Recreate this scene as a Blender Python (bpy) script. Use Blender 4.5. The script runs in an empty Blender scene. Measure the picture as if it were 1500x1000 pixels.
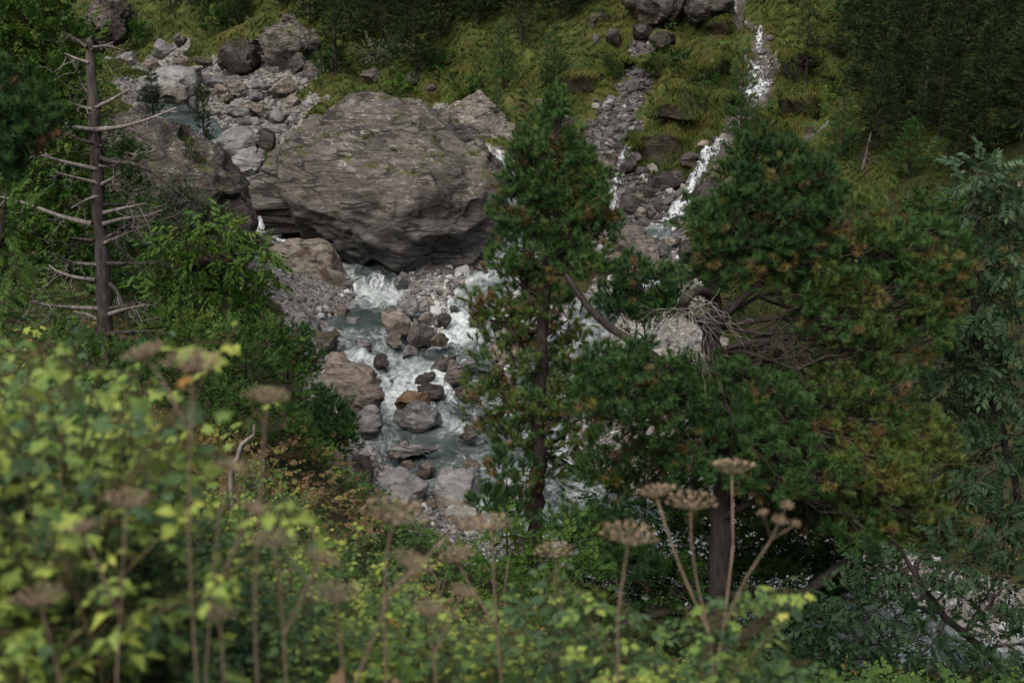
import bpy, bmesh, math, random
import numpy as np
from mathutils import Vector, Matrix

C = bpy.context.scene.collection
R = math.radians; EXPO = 0.72
rng = np.random.default_rng(7)

# ------------------------------------------------------------------ camera
CAMZ, PITCH, FOC = 12.0, R(15), 1500 * 50 / 36.0
cam_d = bpy.data.cameras.new('camera'); cam = bpy.data.objects.new('camera', cam_d); C.objects.link(cam)
cam.location = (0, 0, CAMZ); cam.rotation_euler = (math.pi / 2 - PITCH, 0, 0)
cam_d.lens = 50; cam_d.sensor_width = 36; cam_d.clip_end = 600; cam_d.clip_start = .05
cam_d.dof.use_dof = True; cam_d.dof.focus_distance = 41; cam_d.dof.aperture_fstop = 3.2
bpy.context.scene.camera = cam
FW = np.array([0, math.cos(PITCH), -math.sin(PITCH)]); UP = np.array([0, math.sin(PITCH), math.cos(PITCH)]); RT = np.array([1., 0, 0])
CAMP = np.array([0, 0, CAMZ])

def ray(px, py):
    px = np.asarray(px, float); py = np.asarray(py, float)
    u = (px - 750) / FOC; v = (500 - py) / FOC
    return u[..., None] * RT + v[..., None] * UP + FW

def pix(px, py, D):
    """world point seen at photo pixel (px,py) at the distance y = D"""
    d = ray(px, py); return CAMP + d * (np.asarray(D, float) / d[..., 1])[..., None]

def mpp(py, D):
    """metres per photo pixel there"""
    return D / (FW[1] + (500 - py) / FOC * UP[1]) / FOC

# ------------------------------------------------------------------ noise
_perm = np.random.default_rng(11).permutation(256)
_grad = np.random.default_rng(12).normal(size=(256, 3)); _grad /= np.linalg.norm(_grad, axis=1)[:, None]
def pn(p):
    p = np.asarray(p, float); i = np.floor(p).astype(np.int64); f = p - i
    u = f * f * f * (f * (f * 6 - 15) + 10); out = 0
    for a in (0, 1):
        for b in (0, 1):
            for c in (0, 1):
                h = _perm[(_perm[(_perm[(i[:, 0] + a) & 255] + i[:, 1] + b) & 255] + i[:, 2] + c) & 255]
                d = (_grad[h] * (f - (a, b, c))).sum(1)
                w = (u[:, 0] if a else 1 - u[:, 0]) * (u[:, 1] if b else 1 - u[:, 1]) * (u[:, 2] if c else 1 - u[:, 2])
                out = out + w * d
    return out * 1.5
def fbm(p, octs=4, ridged=False):
    s = 0; a = 1.; q = np.array(p, float)
    for _ in range(octs):
        n = pn(q); s = s + a * ((.5 - np.abs(n) * 1.6) if ridged else n); a *= .5; q = q * 2.03 + 17.3
    return s
def sstep(a, b, x):
    t = np.clip((x - a) / (b - a), 0, 1); return t * t * (3 - 2 * t)

# ------------------------------------------------------------------ mesh building
class MB:
    """collects vertices and faces, then links them as ONE mesh object"""
    def __init__(s): s.v = []; s.t = []; s.f3 = []; s.f4 = []; s.m3 = []; s.m4 = []; s.n = 0
    def add(s, v, f, mat=0, tint=.5):
        v = np.asarray(v, float); f = np.asarray(f, np.int64)
        if len(v) == 0: return s
        s.v.append(v); s.t.append(np.broadcast_to(np.asarray(tint, float), (len(v),)))
        if f.shape[1] == 3: s.f3.append(f + s.n); s.m3.append(np.full(len(f), mat))
        else: s.f4.append(f + s.n); s.m4.append(np.full(len(f), mat))
        s.n += len(v); return s
    def add2(s, v, f3, f4, mat=0, tint=.5):
        n0 = s.n; s.add(v, f3, mat, tint)
        f4 = np.asarray(f4, np.int64); s.f4.append(f4 + n0); s.m4.append(np.full(len(f4), mat)); return s
    def tube(s, pts, rad, k=6, mat=0, tint=.5, cap=True):
        pts = np.asarray(pts, float); n = len(pts); rad = np.broadcast_to(np.asarray(rad, float), (n,))
        tan = np.gradient(pts, axis=0); tan /= np.linalg.norm(tan, axis=1)[:, None] + 1e-9
        ref = np.array([0, 0, 1.]) if abs(tan[:, 2]).mean() < .8 else np.array([0, 1., 0])
        a = np.cross(tan, ref); a /= np.linalg.norm(a, axis=1)[:, None] + 1e-9; b = np.cross(tan, a)
        th = np.arange(k) * 2 * math.pi / k
        v = (pts[:, None] + rad[:, None, None] * (np.cos(th)[None, :, None] * a[:, None] + np.sin(th)[None, :, None] * b[:, None])).reshape(-1, 3)
        i = np.arange(n - 1)[:, None] * k; j = np.arange(k)[None]; j2 = (j + 1) % k
        f = np.stack([i + j, i + j2, i + k + j2, i + k + j], -1).reshape(-1, 4)
        s.add(v, f, mat, tint); return s
    def build(s, name, mats, parent=None, smooth=False, loc=None):
        v = np.concatenate(s.v); t = np.concatenate(s.t)
        if loc is not None: v = v - np.asarray(loc)
        f3 = np.concatenate(s.f3) if s.f3 else np.zeros((0, 3), int); f4 = np.concatenate(s.f4) if s.f4 else np.zeros((0, 4), int)
        m = np.concatenate(s.m3 + s.m4) if (s.m3 or s.m4) else []
        me = bpy.data.meshes.new(name); me.vertices.add(len(v)); me.vertices.foreach_set('co', v.astype(np.float32).ravel())
        me.loops.add(f3.size + f4.size); me.loops.foreach_set('vertex_index', np.concatenate([f3.ravel(), f4.ravel()]).astype(np.int32))
        npoly = len(f3) + len(f4); me.polygons.add(npoly)
        st = np.concatenate([np.arange(len(f3)) * 3, f3.size + np.arange(len(f4)) * 4]).astype(np.int32)
        me.polygons.foreach_set('loop_start', st)
        me.polygons.foreach_set('material_index', np.asarray(m, np.int32))
        me.polygons.foreach_set('use_smooth', np.full(npoly, smooth))
        at = me.attributes.new('tint', 'FLOAT', 'POINT'); at.data.foreach_set('value', t.astype(np.float32))
        for mm in (mats if isinstance(mats, (list, tuple)) else [mats]): me.materials.append(mm)
        me.update(calc_edges=True); me.validate()
        o = bpy.data.objects.new(name, me); C.objects.link(o)
        if loc is not None: o.location = loc
        if parent is not None: o.parent = parent; o.location = (0, 0, 0) if loc is None else o.location
        return o

def basis(d, roll):
    """rotation matrices taking +Z to the directions d with a random roll"""
    d = d / (np.linalg.norm(d, axis=1)[:, None] + 1e-9)
    ref = np.where(np.abs(d[:, 2:3]) < .95, np.array([[0, 0, 1.]]), np.array([[1., 0, 0]]))
    x = np.cross(ref, d); x /= np.linalg.norm(x, axis=1)[:, None]; y = np.cross(d, x)
    c, s_ = np.cos(roll)[:, None], np.sin(roll)[:, None]
    return np.stack([x * c + y * s_, -x * s_ + y * c, d], -1)
def inst(mb, tv, tf, pos, Rm, scale, tint, mat=0, ttint=None):
    """bakes copies of a small template (a tuft, a leaf) into one part's mesh"""
    N, V = len(pos), len(tv); scale = np.broadcast_to(np.asarray(scale, float), (N,))
    v = np.einsum('nij,vj->nvi', Rm, tv) * scale[:, None, None] + pos[:, None]
    f = (tf[None] + (np.arange(N) * V)[:, None, None]).reshape(-1, tf.shape[1])
    t = np.broadcast_to(np.asarray(tint, float), (N,))[:, None] + (np.zeros(V) if ttint is None else ttint)[None]
    mb.add(v.reshape(-1, 3), f, mat, t.ravel())

def tag(o, label=None, cat=None, group=None, kind=None):
    if label: o['label'] = label
    if cat: o['category'] = cat
    if group: o['group'] = group
    if kind: o['kind'] = kind
    return o
def thing(name, loc, label, cat, group=None):
    o = bpy.data.objects.new(name, None); C.objects.link(o); o.location = loc; o.empty_display_size = .2
    return tag(o, label, cat, group)
def dup(root, loc, rotz=0, scale=1, label=None, group=None):
    c = root.copy(); C.objects.link(c); c.location = loc; c.rotation_euler = (0, 0, rotz)
    c.scale = (scale,) * 3 if np.isscalar(scale) else scale
    if label: c['label'] = label
    if group: c['group'] = group
    for ch in list(root.children):
        d = ch.copy(); C.objects.link(d); d.parent = c
        for g in list(ch.children):
            e = g.copy(); C.objects.link(e); e.parent = d
    return c

# ------------------------------------------------------------------ materials
class NT:
    def __init__(s, name):
        s.m = bpy.data.materials.new(name); s.m.use_nodes = True; s.t = s.m.node_tree; s.t.nodes.clear()
        s.out = s.n('ShaderNodeOutputMaterial')
    def n(s, typ, **kw):
        x = s.t.nodes.new(typ)
        for k, v in kw.items():
            if k.startswith('i_'):
                key = k[2:]; key = int(key) if key.isdigit() else key.replace('_', ' ')
                s.put(x.inputs[key], v)
            else: setattr(x, k, v)
        return x
    def put(s, sock, v):
        if hasattr(v, 'is_output'): s.t.links.new(v, sock)
        else: sock.default_value = v
    def noise(s, vec, scale, detail=4, rough=.55, dist=0.):
        x = s.n('ShaderNodeTexNoise', i_Scale=scale, i_Detail=detail, i_Roughness=rough, i_Distortion=dist)
        if vec is not None: s.put(x.inputs['Vector'], vec)
        return x.outputs['Fac']
    def ramp(s, fac, stops, interp='LINEAR'):
        r = s.n('ShaderNodeValToRGB'); r.color_ramp.interpolation = interp; e = r.color_ramp.elements
        while len(e) > 1: e.remove(e[0])
        for k, (p, c) in enumerate(stops):
            x = e[0] if k == 0 else e.new(min(p, 1.)); x.position = min(p, 1.)
            x.color = (c, c, c, 1) if np.isscalar(c) else (*c, 1)
        s.put(r.inputs[0], fac); return r.outputs[0]
    def mix(s, fac, a, b, mode='MIX'):
        x = s.n('ShaderNodeMix', data_type='RGBA', blend_type=mode); s.put(x.inputs[0], fac)
        for k, v in ((6, a), (7, b)): s.put(x.inputs[k], (*v, 1) if isinstance(v, tuple) and len(v) == 3 else v)
        return x.outputs[2]
    def math(s, op, a, b=0., clamp=False):
        x = s.n('ShaderNodeMath', operation=op, use_clamp=clamp); s.put(x.inputs[0], a); s.put(x.inputs[1], b); return x.outputs[0]
    def attr(s, name): return s.n('ShaderNodeAttribute', attribute_name=name).outputs['Fac']
    def mapping(s, vec, scale=(1, 1, 1), rot=(0, 0, 0)):
        x = s.n('ShaderNodeMapping'); s.put(x.inputs[0], vec); x.inputs['Scale'].default_value = scale; x.inputs['Rotation'].default_value = rot; return x.outputs[0]
    def done(s, shader): s.t.links.new(shader, s.out.inputs[0]); return s.m
    def bump(s, h, strength, dist):
        return s.n('ShaderNodeBump', i_Strength=strength, i_Distance=dist, i_Height=h).outputs[0]

def rock_mat(name, dark, mid, light, lichen=0., moss=0., sscale=1., rot=(.5, .3, 0), wet=.75, patch=None, bump=.6, worn=None):
    n = NT(name); co = n.n('ShaderNodeTexCoord').outputs['Object']; inf = n.n('ShaderNodeObjectInfo').outputs
    geo = n.n('ShaderNodeNewGeometry').outputs
    off = n.n('ShaderNodeVectorMath', operation='ADD'); n.put(off.inputs[0], co)
    sc = n.n('ShaderNodeVectorMath', operation='SCALE'); n.put(sc.inputs[0], inf['Location']); n.put(sc.inputs['Scale'], .37)
    n.put(off.inputs[1], sc.outputs[0]); co = off.outputs[0]
    strat = n.noise(n.mapping(co, (1.8 * sscale, 1.8 * sscale, 4.6 * sscale), rot), 1.0, 8, .66, 1.3)
    big = n.noise(co, .7, 4, .6); fine = n.noise(co, 7, 8, .75)
    h = n.math('ADD', n.math('MULTIPLY', strat, .6), n.math('MULTIPLY', fine, .3)); h = n.math('ADD', h, n.math('MULTIPLY', big, .25))
    col = n.ramp(h, [(.44, dark), (.56, mid), (.70, light)])
    if patch:
        col = n.mix(n.ramp(n.noise(co, 1.3, 5, .65, .8), [(.5, 0.), (.58, .85)]), col, patch)
    rand = n.math("MULTIPLY_ADD", inf["Random"], .42); rand.node.inputs[2].default_value = .56
    mul = n.n('ShaderNodeVectorMath', operation='SCALE'); n.put(mul.inputs[0], col); n.put(mul.inputs['Scale'], rand); col = mul.outputs[0]
    if worn is not None:   # foot of the rock polished pale by floods
        oz = n.n('ShaderNodeSeparateXYZ'); n.put(oz.inputs[0], n.n('ShaderNodeTexCoord').outputs['Object'])
        lv = n.math('ADD', n.math('ADD', oz.outputs[2], n.math('MULTIPLY', oz.outputs[0], .10)), n.math('MULTIPLY', n.math('SUBTRACT', n.noise(co, .8, 5, .6), .5), 2.2))
        wm = n.ramp(n.math('MULTIPLY', n.math('SUBTRACT', worn, lv), .6, True), [(0., 0.), (1., .78)])
        col = n.mix(wm, col, n.ramp(n.math('ADD', n.math('MULTIPLY', strat, .6), n.math('MULTIPLY', big, .4)), [(.36, (.075, .072, .073)), (.52, (.16, .155, .155)), (.66, (.235, .23, .23))]))
    up = n.n('ShaderNodeSeparateXYZ'); n.put(up.inputs[0], geo['Normal']); upz = up.outputs[2]
    cn = n.noise(n.mapping(co, (.55 * sscale, .55 * sscale, 2.6 * sscale), rot), 1.0, 7, .62, .7)
    ck = n.ramp(n.math('ABSOLUTE', n.math('SUBTRACT', cn, .5)), [(0., 1.), (.012, .75), (.028, 0.)])
    ck = n.math('MULTIPLY', ck, n.ramp(n.noise(co, 1.4, 3), [(.42, 0.), (.56, 1.)]))
    if lichen:
        l1 = n.ramp(n.noise(n.mapping(co, (1, 1, 2.2), rot), 6.5, 6, .72, .5), [(.64 - .10 * lichen, 0.), (.67 - .08 * lichen, 1.)])
        l2 = n.ramp(n.noise(co, 1.1, 4, .6), [(.40, 0.), (.6, 1.)])
        lm = n.math('MULTIPLY', n.math('MULTIPLY', l1, l2), n.ramp(upz, [(.28, .12), (.6, 1.)]))
        l3 = n.math('MULTIPLY', n.ramp(n.noise(n.mapping(co, (1, 1, 2.5), rot), 2.3, 7, .72, 1.), [(.54, 0.), (.62, .55)]), n.ramp(upz, [(.0, .3), (.4, 1.)]))
        col = n.mix(n.math('MULTIPLY', l3, min(1., lichen + .2)), col, (.27, .255, .24))
        col = n.mix(n.math('MULTIPLY', lm, .85), col, (.42, .405, .38))
    if moss:
        m1 = n.ramp(n.noise(co, 1.5, 6, .7), [(.60 - .16 * moss, 0.), (.70 - .16 * moss, 1.)])
        m2 = n.ramp(upz, [(.25, 0.), (.6, 1.)])
        mc = n.ramp(n.noise(co, 8, 4), [(.35, (.028, .033, .008)), (.7, (.085, .088, .020))])
        col = n.mix(n.math('MULTIPLY', m1, m2), col, mc)
    col = n.mix(n.math('MULTIPLY', ck, .8), col, (.012, .010, .010))
    hh = n.math('SUBTRACT', h, n.math('MULTIPLY', ck, .35))
    b = n.bump(hh, bump, .2)
    p = n.n('ShaderNodeBsdfPrincipled', i_Roughness=wet); n.put(p.inputs['Base Color'], col); n.put(p.inputs['Normal'], b)
    p.inputs['Specular IOR Level'].default_value = .35
    return n.done(p.outputs[0])

def leaf_mat(name, stops, trans=.28, rough=.55, spec=.35, amt=.16):
    """foliage: the colour of each leaf or needle cluster comes from its own 'tint'"""
    n = NT(name); t = n.attr('tint'); rnd = n.n('ShaderNodeNewGeometry').outputs['Random Per Island']
    orn = n.n('ShaderNodeObjectInfo').outputs['Random']
    t = n.math('ADD', t, n.math('MULTIPLY', n.math('SUBTRACT', rnd, .5), amt))
    t = n.math('ADD', t, n.math('MULTIPLY', n.math('SUBTRACT', orn, .5), .16))
    col = n.ramp(t, stops)
    p = n.n('ShaderNodeBsdfPrincipled', i_Roughness=rough); n.put(p.inputs['Base Color'], col); p.inputs['Specular IOR Level'].default_value = spec * .35
    if not trans: return n.done(p.outputs[0])
    tr = n.n('ShaderNodeBsdfTranslucent'); n.put(tr.inputs[0], col)
    mx = n.n('ShaderNodeMixShader', i_0=trans); n.put(mx.inputs[1], p.outputs[0]); n.put(mx.inputs[2], tr.outputs[0])
    return n.done(mx.outputs[0])

def bark_mat(name, dark, light, scale=1.):
    n = NT(name); co = n.n('ShaderNodeTexCoord').outputs['Object']
    h = n.noise(n.mapping(co, (14 * scale, 14 * scale, 3 * scale)), 1, 6, .65, .5)
    h2 = n.noise(co, 2.2, 3)
    col = n.ramp(n.math('ADD', n.math('MULTIPLY', h, .7), n.math('MULTIPLY', h2, .3)), [(.36, dark), (.62, light)])
    p = n.n('ShaderNodeBsdfPrincipled', i_Roughness=.85); n.put(p.inputs['Base Color'], col); n.put(p.inputs['Normal'], n.bump(h, .8, .03))
    p.inputs['Specular IOR Level'].default_value = .2
    return n.done(p.outputs[0])
# ------------------------------------------------------------------ terrain: smooth surface through surveyed points
P3 = []
def cp(*L):
    for px, py, D in L: P3.append(tuple(pix(px, py, D)))
cp((620,760,27),(560,820,25.5),(650,650,30.5),(600,600,32.5),(600,540,35),(560,480,38),(560,435,41),(680,500,37),(690,460,39.5),(700,410,42.5),
   (360,200,60),(330,250,55),(360,310,48),(390,340,46),(200,100,88),(150,70,98),(420,150,68),(480,140,65),(300,150,70),(270,100,84),(480,330,46),(600,330,47),
   (730,270,48),(745,380,44),(640,145,62),(900,300,48),(990,320,47),(980,390,44.5),(920,430,42.5),(860,640,31),(900,700,28.5),(1000,800,26),(1300,930,22.8),(1450,990,22),
   (950,480,40),(1070,210,50),(1040,220,49.5),(1110,130,54),(1115,50,58),(1080,0,61),(870,170,53.5),(940,60,60),(700,80,64),(600,0,72),(600,110,65),(720,190,54),
   (300,70,84),(300,0,90),(450,60,76),(150,0,104),(0,50,75),(1000,260,48.6),(940,260,49.3),
   (100,400,26),(0,300,34),(0,100,60),(270,420,30),(200,250,42),(400,480,36),(430,560,32),(470,640,29),(515,640,27.6),(505,720,26.5),(400,600,24),
   (1450,300,40),(1500,500,34),(1300,300,43),(1250,200,49),(1400,150,47),(1450,0,54),(1400,600,30),(1500,800,25),(1250,60,56),(1150,330,44.5),(1150,450,40),(1200,620,32))
P3 += [(-2,3,10.05),(-2,6,9.0),(-4,10,7.9),(-4,15,6.6),(-4,20,5.6),(-8,20,6.3),(-8,10,8.4),(-12,22,7.0),(-5,4,10.1),
       (0,3,9.7),(0,6,8.4),(0,10,6.3),(0,14,4.6),(0,18,3.0),(0,22,1.7),(4,6,8.2),(4,10,6.0),(4,14,4.1),(4,18,2.4),(8,14,3.8),(8,18,1.9),
       (0,0,10.35),(-6,0,10.6),(6,0,10.2),(0,-10,13),(-20,0,11),(20,0,8),(20,14,2.5),(30,20,3),(-20,-10,14),(20,-10,12),
       (0,110,36),(-30,120,22),(30,90,40),(-45,140,26),(45,60,27),(-35,60,18),(-30,30,13),(-25,15,10.5),(50,40,20),(-60,140,30),(60,140,60),(60,-15,14),(-60,-15,18),(-60,60,30)]
P3 = np.array(P3)
def _phi(d2): return .5 * d2 * np.log(d2 + 1e-9)
_n = len(P3); _A = np.zeros((_n + 3, _n + 3))
_d2 = ((P3[:, None, :2] - P3[None, :, :2]) ** 2).sum(-1); _A[:_n, :_n] = _phi(_d2) + np.eye(_n) * 1.5
_A[:_n, _n] = 1; _A[:_n, _n+1:] = P3[:, :2]; _A[_n:, :_n] = _A[:_n, _n:].T
_w = np.linalg.solve(_A, np.concatenate([P3[:, 2], [0, 0, 0]]))
def rbf(x, y):
    o = np.empty(len(x))
    for k in range(0, len(x), 20000):
        q = np.stack([x[k:k+20000], y[k:k+20000]], -1); d2 = ((q[:, None] - P3[None, :, :2]) ** 2).sum(-1)
        o[k:k+20000] = _phi(d2) @ _w[:_n] + _w[_n] + q @ _w[_n+1:]
    return o

# ------------------------------------------------------------------ streams: (px, py, D, half width, foam)
W_MAIN = [(225,150,71,.8,.2),(262,172,65,1.3,.15),(290,197,60,1.2,.25),(320,225,56,.8,.8),(345,262,52.5,.5,.8),(366,315,47.8,.5,.95),(385,342,45.8,.7,1),(425,362,44.6,.7,.9),(500,392,43.4,.6,.8),
          (553,412,42.5,.62,.6),(555,436,41.1,.8,1),(556,450,40.2,1.0,.35),(535,475,38.6,1.0,.3),(525,498,37.2,1.0,.6),(545,520,36,1.15,.6),(580,540,35,1.2,.75),(592,565,34,1.1,1),(597,590,33,1.35,.85),(612,615,32,1.75,.55),
          (640,640,31,2.0,.3),(690,662,30,1.9,.55),(770,682,29.2,1.4,.7),(840,705,28.2,1.3,.6),(910,735,27.3,1.3,.6),(1000,790,26.2,1.3,.5),(1150,860,24.6,1.4,.5),(1300,930,22.9,1.4,.5),(1500,1010,21.5,1.5,.5)]
W_RIGHT = [(718,225,50.6,.4,.9),(733,285,47.6,.42,1),(740,335,45.9,.45,1),(742,378,44.2,.5,1),(712,412,42.4,.7,.7),(692,440,40.9,.6,.8),(680,468,39.2,.55,1),(676,498,37.4,.75,1),(668,515,36.5,.9,.5),(645,535,35.4,1.0,.35),(665,562,34.2,1.0,.45),(690,590,33,.9,.9),(690,615,32,.9,.6),(670,640,31,1,.35)]
W_LEFTFALL = [(934,190,52.5,.06,.5),(912,222,50.4,.12,.7),(906,245,49.5,.16,1),(903,265,48.9,.2,1),(896,288,48.2,.3,1),(899,306,47.6,.25,1),(905,325,46.9,.25,.6)]
W_FALL = [(1076,0,61.5,.12,1),(1077,28,59.9,.12,1),(1090,40,59,.08,.0),(1104,46,58.5,.14,.5),(1110,52,58.2,.2,1),(1112,74,57,.26,.9),(1114,84,56.4,.2,.1),(1118,93,55.9,.75,.8),(1112,118,54.6,.8,.9),(1099,138,53.7,.75,.7),(1092,152,53,.5,.1),(1085,170,52.2,.3,-.1),(1074,194,51.1,.2,-.1),(1066,203,50.7,.3,.7),(1042,222,49.7,.5,1),
          (1022,255,48.6,.48,1),(1004,285,47.8,.4,1),(984,308,47.1,.45,1),(958,322,46.7,.7,.6),(950,340,46.1,.7,.35),(985,372,44.9,.55,.9),(945,398,43.9,.6,.7),(880,440,42,.7,.5),(830,500,38.7,.8,.5),(800,560,35.7,.9,.5),(775,620,32.5,1,.5),(765,680,29.3,1,.6)]
W_SIDE = [(1212,175,50.8,.1,1),(1190,200,49.6,.22,1),(1166,213,49.1,.25,1),(1140,222,48.8,.12,.7),(1088,242,48.4,.22,1),(1072,252,48.1,.2,.9),(1060,280,47.3,.12,.6)]
def spath(L, step=.09):
    p = np.array([[*pix(a, b, d)] for a, b, d, _, _ in L]); w = np.array([l[3] for l in L]); fo = np.array([l[4] for l in L])
    s = np.concatenate([[0], np.cumsum(np.linalg.norm(np.diff(p[:, :2], axis=0), axis=1))]); q = np.arange(0, s[-1], step)
    r = np.stack([np.interp(q, s, p[:, k]) for k in range(3)], -1)
    k = 9; ker = np.hanning(k + 2)[1:-1]; ker /= ker.sum()
    for c in range(2): r[:, c] = np.convolve(np.pad(r[:, c], k // 2, mode='edge'), ker, 'valid')
    return q, r, np.interp(q, s, w), np.interp(q, s, fo)
STREAMS = [spath(W) for W in (W_MAIN, W_RIGHT, W_LEFTFALL, W_FALL, W_SIDE)]
for _i, _k in ((2, .65), (3, .60), (4, .7)):
    q, r_, w_, f_ = STREAMS[_i]; STREAMS[_i] = (q, r_, np.where(r_[:, 1] > 46.8, w_ * _k, w_ * .8), f_)
_sp = np.concatenate([s[1][::5, :2] for s in STREAMS[:2]] + [STREAMS[2][1][::5, :2], STREAMS[3][1][::5, :2], STREAMS[4][1][::5, :2]])
_sw = np.concatenate([s[2][::5] for s in STREAMS])
_sbed = np.concatenate([np.full(len(s[2][::5]), b) for s, b in zip(STREAMS, (1.9, 1.2, .5, .45, .1))])
_lowf = np.concatenate([np.where(s[1][::5, 1] < 47.5, 1., (0.6 if i < 2 else .25)) for i, s in enumerate(STREAMS)])
# gravel bars and scree, in the map plane: (px, py, D, radius)
BARS = [(620,760,27,2.0),(570,800,26.3,1.6),(640,700,28.6,1.9),(650,430,40.5,1.6),(620,470,38.3,1.2),(450,460,38.5,1.1),(700,520,36.2,1.2),(720,600,32.6,1.2),(930,500,38.6,2.6),(940,620,32.5,2.2),(880,480,39.6,2),(960,420,42.6,1.8),
        (940,350,45.6,1.6),(300,125,78,3),(380,150,70,3.5),(420,165,64,2.0),(230,95,86,2.2),(180,100,86,2.5),(380,200,60,2.6),(350,125,75,2.5),(1250,900,23.5,2.2),(1380,960,22.4,2.2),(645,143,61,.5),(940,70,59.3,.7),(935,105,57.3,.55),(925,130,56,.7),(905,165,54,1.0),(895,195,52.4,1.15),(885,220,51.2,1.1),(950,290,48,1.2),(930,270,48.8,1.0),(600,400,43,2.6),(520,440,40.5,1.8),(420,455,39.5,1.5),(690,395,43,1.6),(480,480,37.6,1.2),(700,740,27.6,1.4),(800,740,27.4,1.4)]
_bp = np.array([pix(a, b, d)[:2] for a, b, d, _ in BARS]); _br = np.array([b[3] for b in BARS])

HX0, HX1, HY0, HY1, HS = -60., 60., -15., 145., .2
_gx = np.arange(HX0, HX1 + HS, HS); _gy = np.arange(HY0, HY1 + HS, HS)
_X, _Y = np.meshgrid(_gx, _gy, indexing='ij')
_cx = _gx[::4]; _cy = _gy[::4]; _Xc, _Yc = np.meshgrid(_cx, _cy, indexing='ij')
_Hc = rbf(_Xc.ravel(), _Yc.ravel()).reshape(_Xc.shape)
def bil(A, x, y, x0, y0, s):
    i = np.clip((x - x0) / s, 0, A.shape[0] - 1.001); j = np.clip((y - y0) / s, 0, A.shape[1] - 1.001)
    a = i.astype(int); b = j.astype(int); u = i - a; v = j - b
    return A[a, b] * (1 - u) * (1 - v) + A[a + 1, b] * u * (1 - v) + A[a, b + 1] * (1 - u) * v + A[a + 1, b + 1] * u * v
_H = bil(_Hc, _X.ravel(), _Y.ravel(), HX0, HY0, HS * 4)
_f = np.stack([_X.ravel(), _Y.ravel(), np.zeros(_X.size)], -1)
# distance (in half-widths) to streams and bars
_near = (_f[:, 1] > 18) & (_f[:, 1] < 100) & (np.abs(_f[:, 0]) < 42)
_G = np.zeros(len(_f)); _Cv = np.zeros(len(_f))
_idx = np.where(_near)[0]
for k in range(0, len(_idx), 8000):
    ii = _idx[k:k+8000]; q = _f[ii, :2] + .35 * np.stack([pn(_f[ii] * .9), pn(_f[ii] * .9 + 50)], -1)
    ds = np.sqrt(((q[:, None] - _sp[None]) ** 2).sum(-1))
    g1 = (1 - sstep(0, 1, (ds - _sw) / _sbed)).max(1)
    _Cv[ii] = ((1 - sstep(.6, 1.5, ds / (_sw + .12))) * np.minimum(_sw, .9) * .55).max(1)
    db = np.sqrt(((q[:, None] - _bp[None]) ** 2).sum(-1)); g2 = (1 - sstep(.75, 1.2, db / _br)).max(1)
    _G[ii] = np.maximum(g1, g2)
_hill = sstep(44, 50, _f[:, 1] + .15 * _f[:, 0] - .0) * (1 - _G)
_H += _hill * (.75 * fbm(_f * .33, 3) + 1.15 * (fbm(_f * .5 + 9, 3, True) - .3)) + (1 - _hill) * .16 * fbm(_f * .6, 3) * (1 - _G) + _G * .10 * fbm(_f * 1.3, 3)
_H -= _Cv
_H = _H.reshape(_X.shape); _G = _G.reshape(_X.shape)
def ground(x, y): return bil(_H, np.asarray(x, float), np.asarray(y, float), HX0, HY0, HS)
def gravel(x, y): return bil(_G, np.asarray(x, float), np.asarray(y, float), HX0, HY0, HS)
def hit(px, py, dmin=2., dmax=140.):
    """where the ground is seen at these photo pixels -> points, ok"""
    px = np.atleast_1d(np.asarray(px, float)); py = np.atleast_1d(np.asarray(py, float)); d = ray(px, py); d = d / d[:, 1:2]
    n = len(px); best = np.full(n, np.nan); prev = None
    for t in np.geomspace(dmin, dmax, 520):
        p = CAMP + d * t; below = p[:, 2] < ground(p[:, 0], p[:, 1])
        new = below & np.isnan(best); best[new] = t
    ok = ~np.isnan(best); t = np.where(ok, best, dmax); p = CAMP + d * t[:, None]; p[:, 2] = ground(p[:, 0], p[:, 1]); return p, ok
def hit1(px, py, dmin=2.): 
    p, ok = hit([px], [py], dmin); return p[0]

xs = np.concatenate([np.arange(-60, -26, 1.6), np.arange(-26, -15, .6), np.arange(-15, 18, .17), np.arange(18, 30, .6), np.arange(30, 60.1, 1.6)])
ys = np.concatenate([np.arange(-15, 2, 1.), np.arange(2, 22, .4), np.arange(22, 62, .17), np.arange(62, 90, .4), np.arange(90, 145, 1.5)])
gx, gy = np.meshgrid(xs, ys, indexing='ij'); vz = ground(gx.ravel(), gy.ravel()); gm = gravel(gx.ravel(), gy.ravel())
gv = np.stack([gx.ravel(), gy.ravel(), vz], -1)
gv[:, 2] += (.05 * fbm(gv * 2.7, 3)) * (.5 + gm)
a = np.arange(len(xs) - 1)[:, None] * len(ys) + np.arange(len(ys) - 1)[None]
gf = np.stack([a, a + len(ys), a + len(ys) + 1, a + 1], -1).reshape(-1, 4)

n = NT('valley_ground'); co = n.n('ShaderNodeTexCoord').outputs['Object']; g = n.attr('tint')
gr = n.ramp(n.noise(co, 14, 6, .75), [(.3, (.055, .052, .050)), (.5, (.15, .145, .14)), (.68, (.30, .29, .275))])
vor = n.n('ShaderNodeTexVoronoi', i_Scale=11.); n.put(vor.inputs['Vector'], co)
gr = n.mix(.55, gr, n.ramp(n.n('ShaderNodeSeparateColor', i_0=vor.outputs['Color']).outputs[0], [(.1, (.06, .055, .055)), (.6, (.19, .18, .17)), (.95, (.36, .35, .33))]))
so = n.ramp(n.noise(co, 3.1, 6, .7), [(.3, (.013, .012, .006)), (.52, (.030, .034, .011)), (.7, (.055, .060, .014))])
so = n.mix(n.ramp(n.noise(co, .9, 4, .6), [(.52, 0.), (.68, .7)]), so, (.040, .027, .013))
sp_ = n.n('ShaderNodeSeparateXYZ'); n.put(sp_.inputs[0], co)
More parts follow.
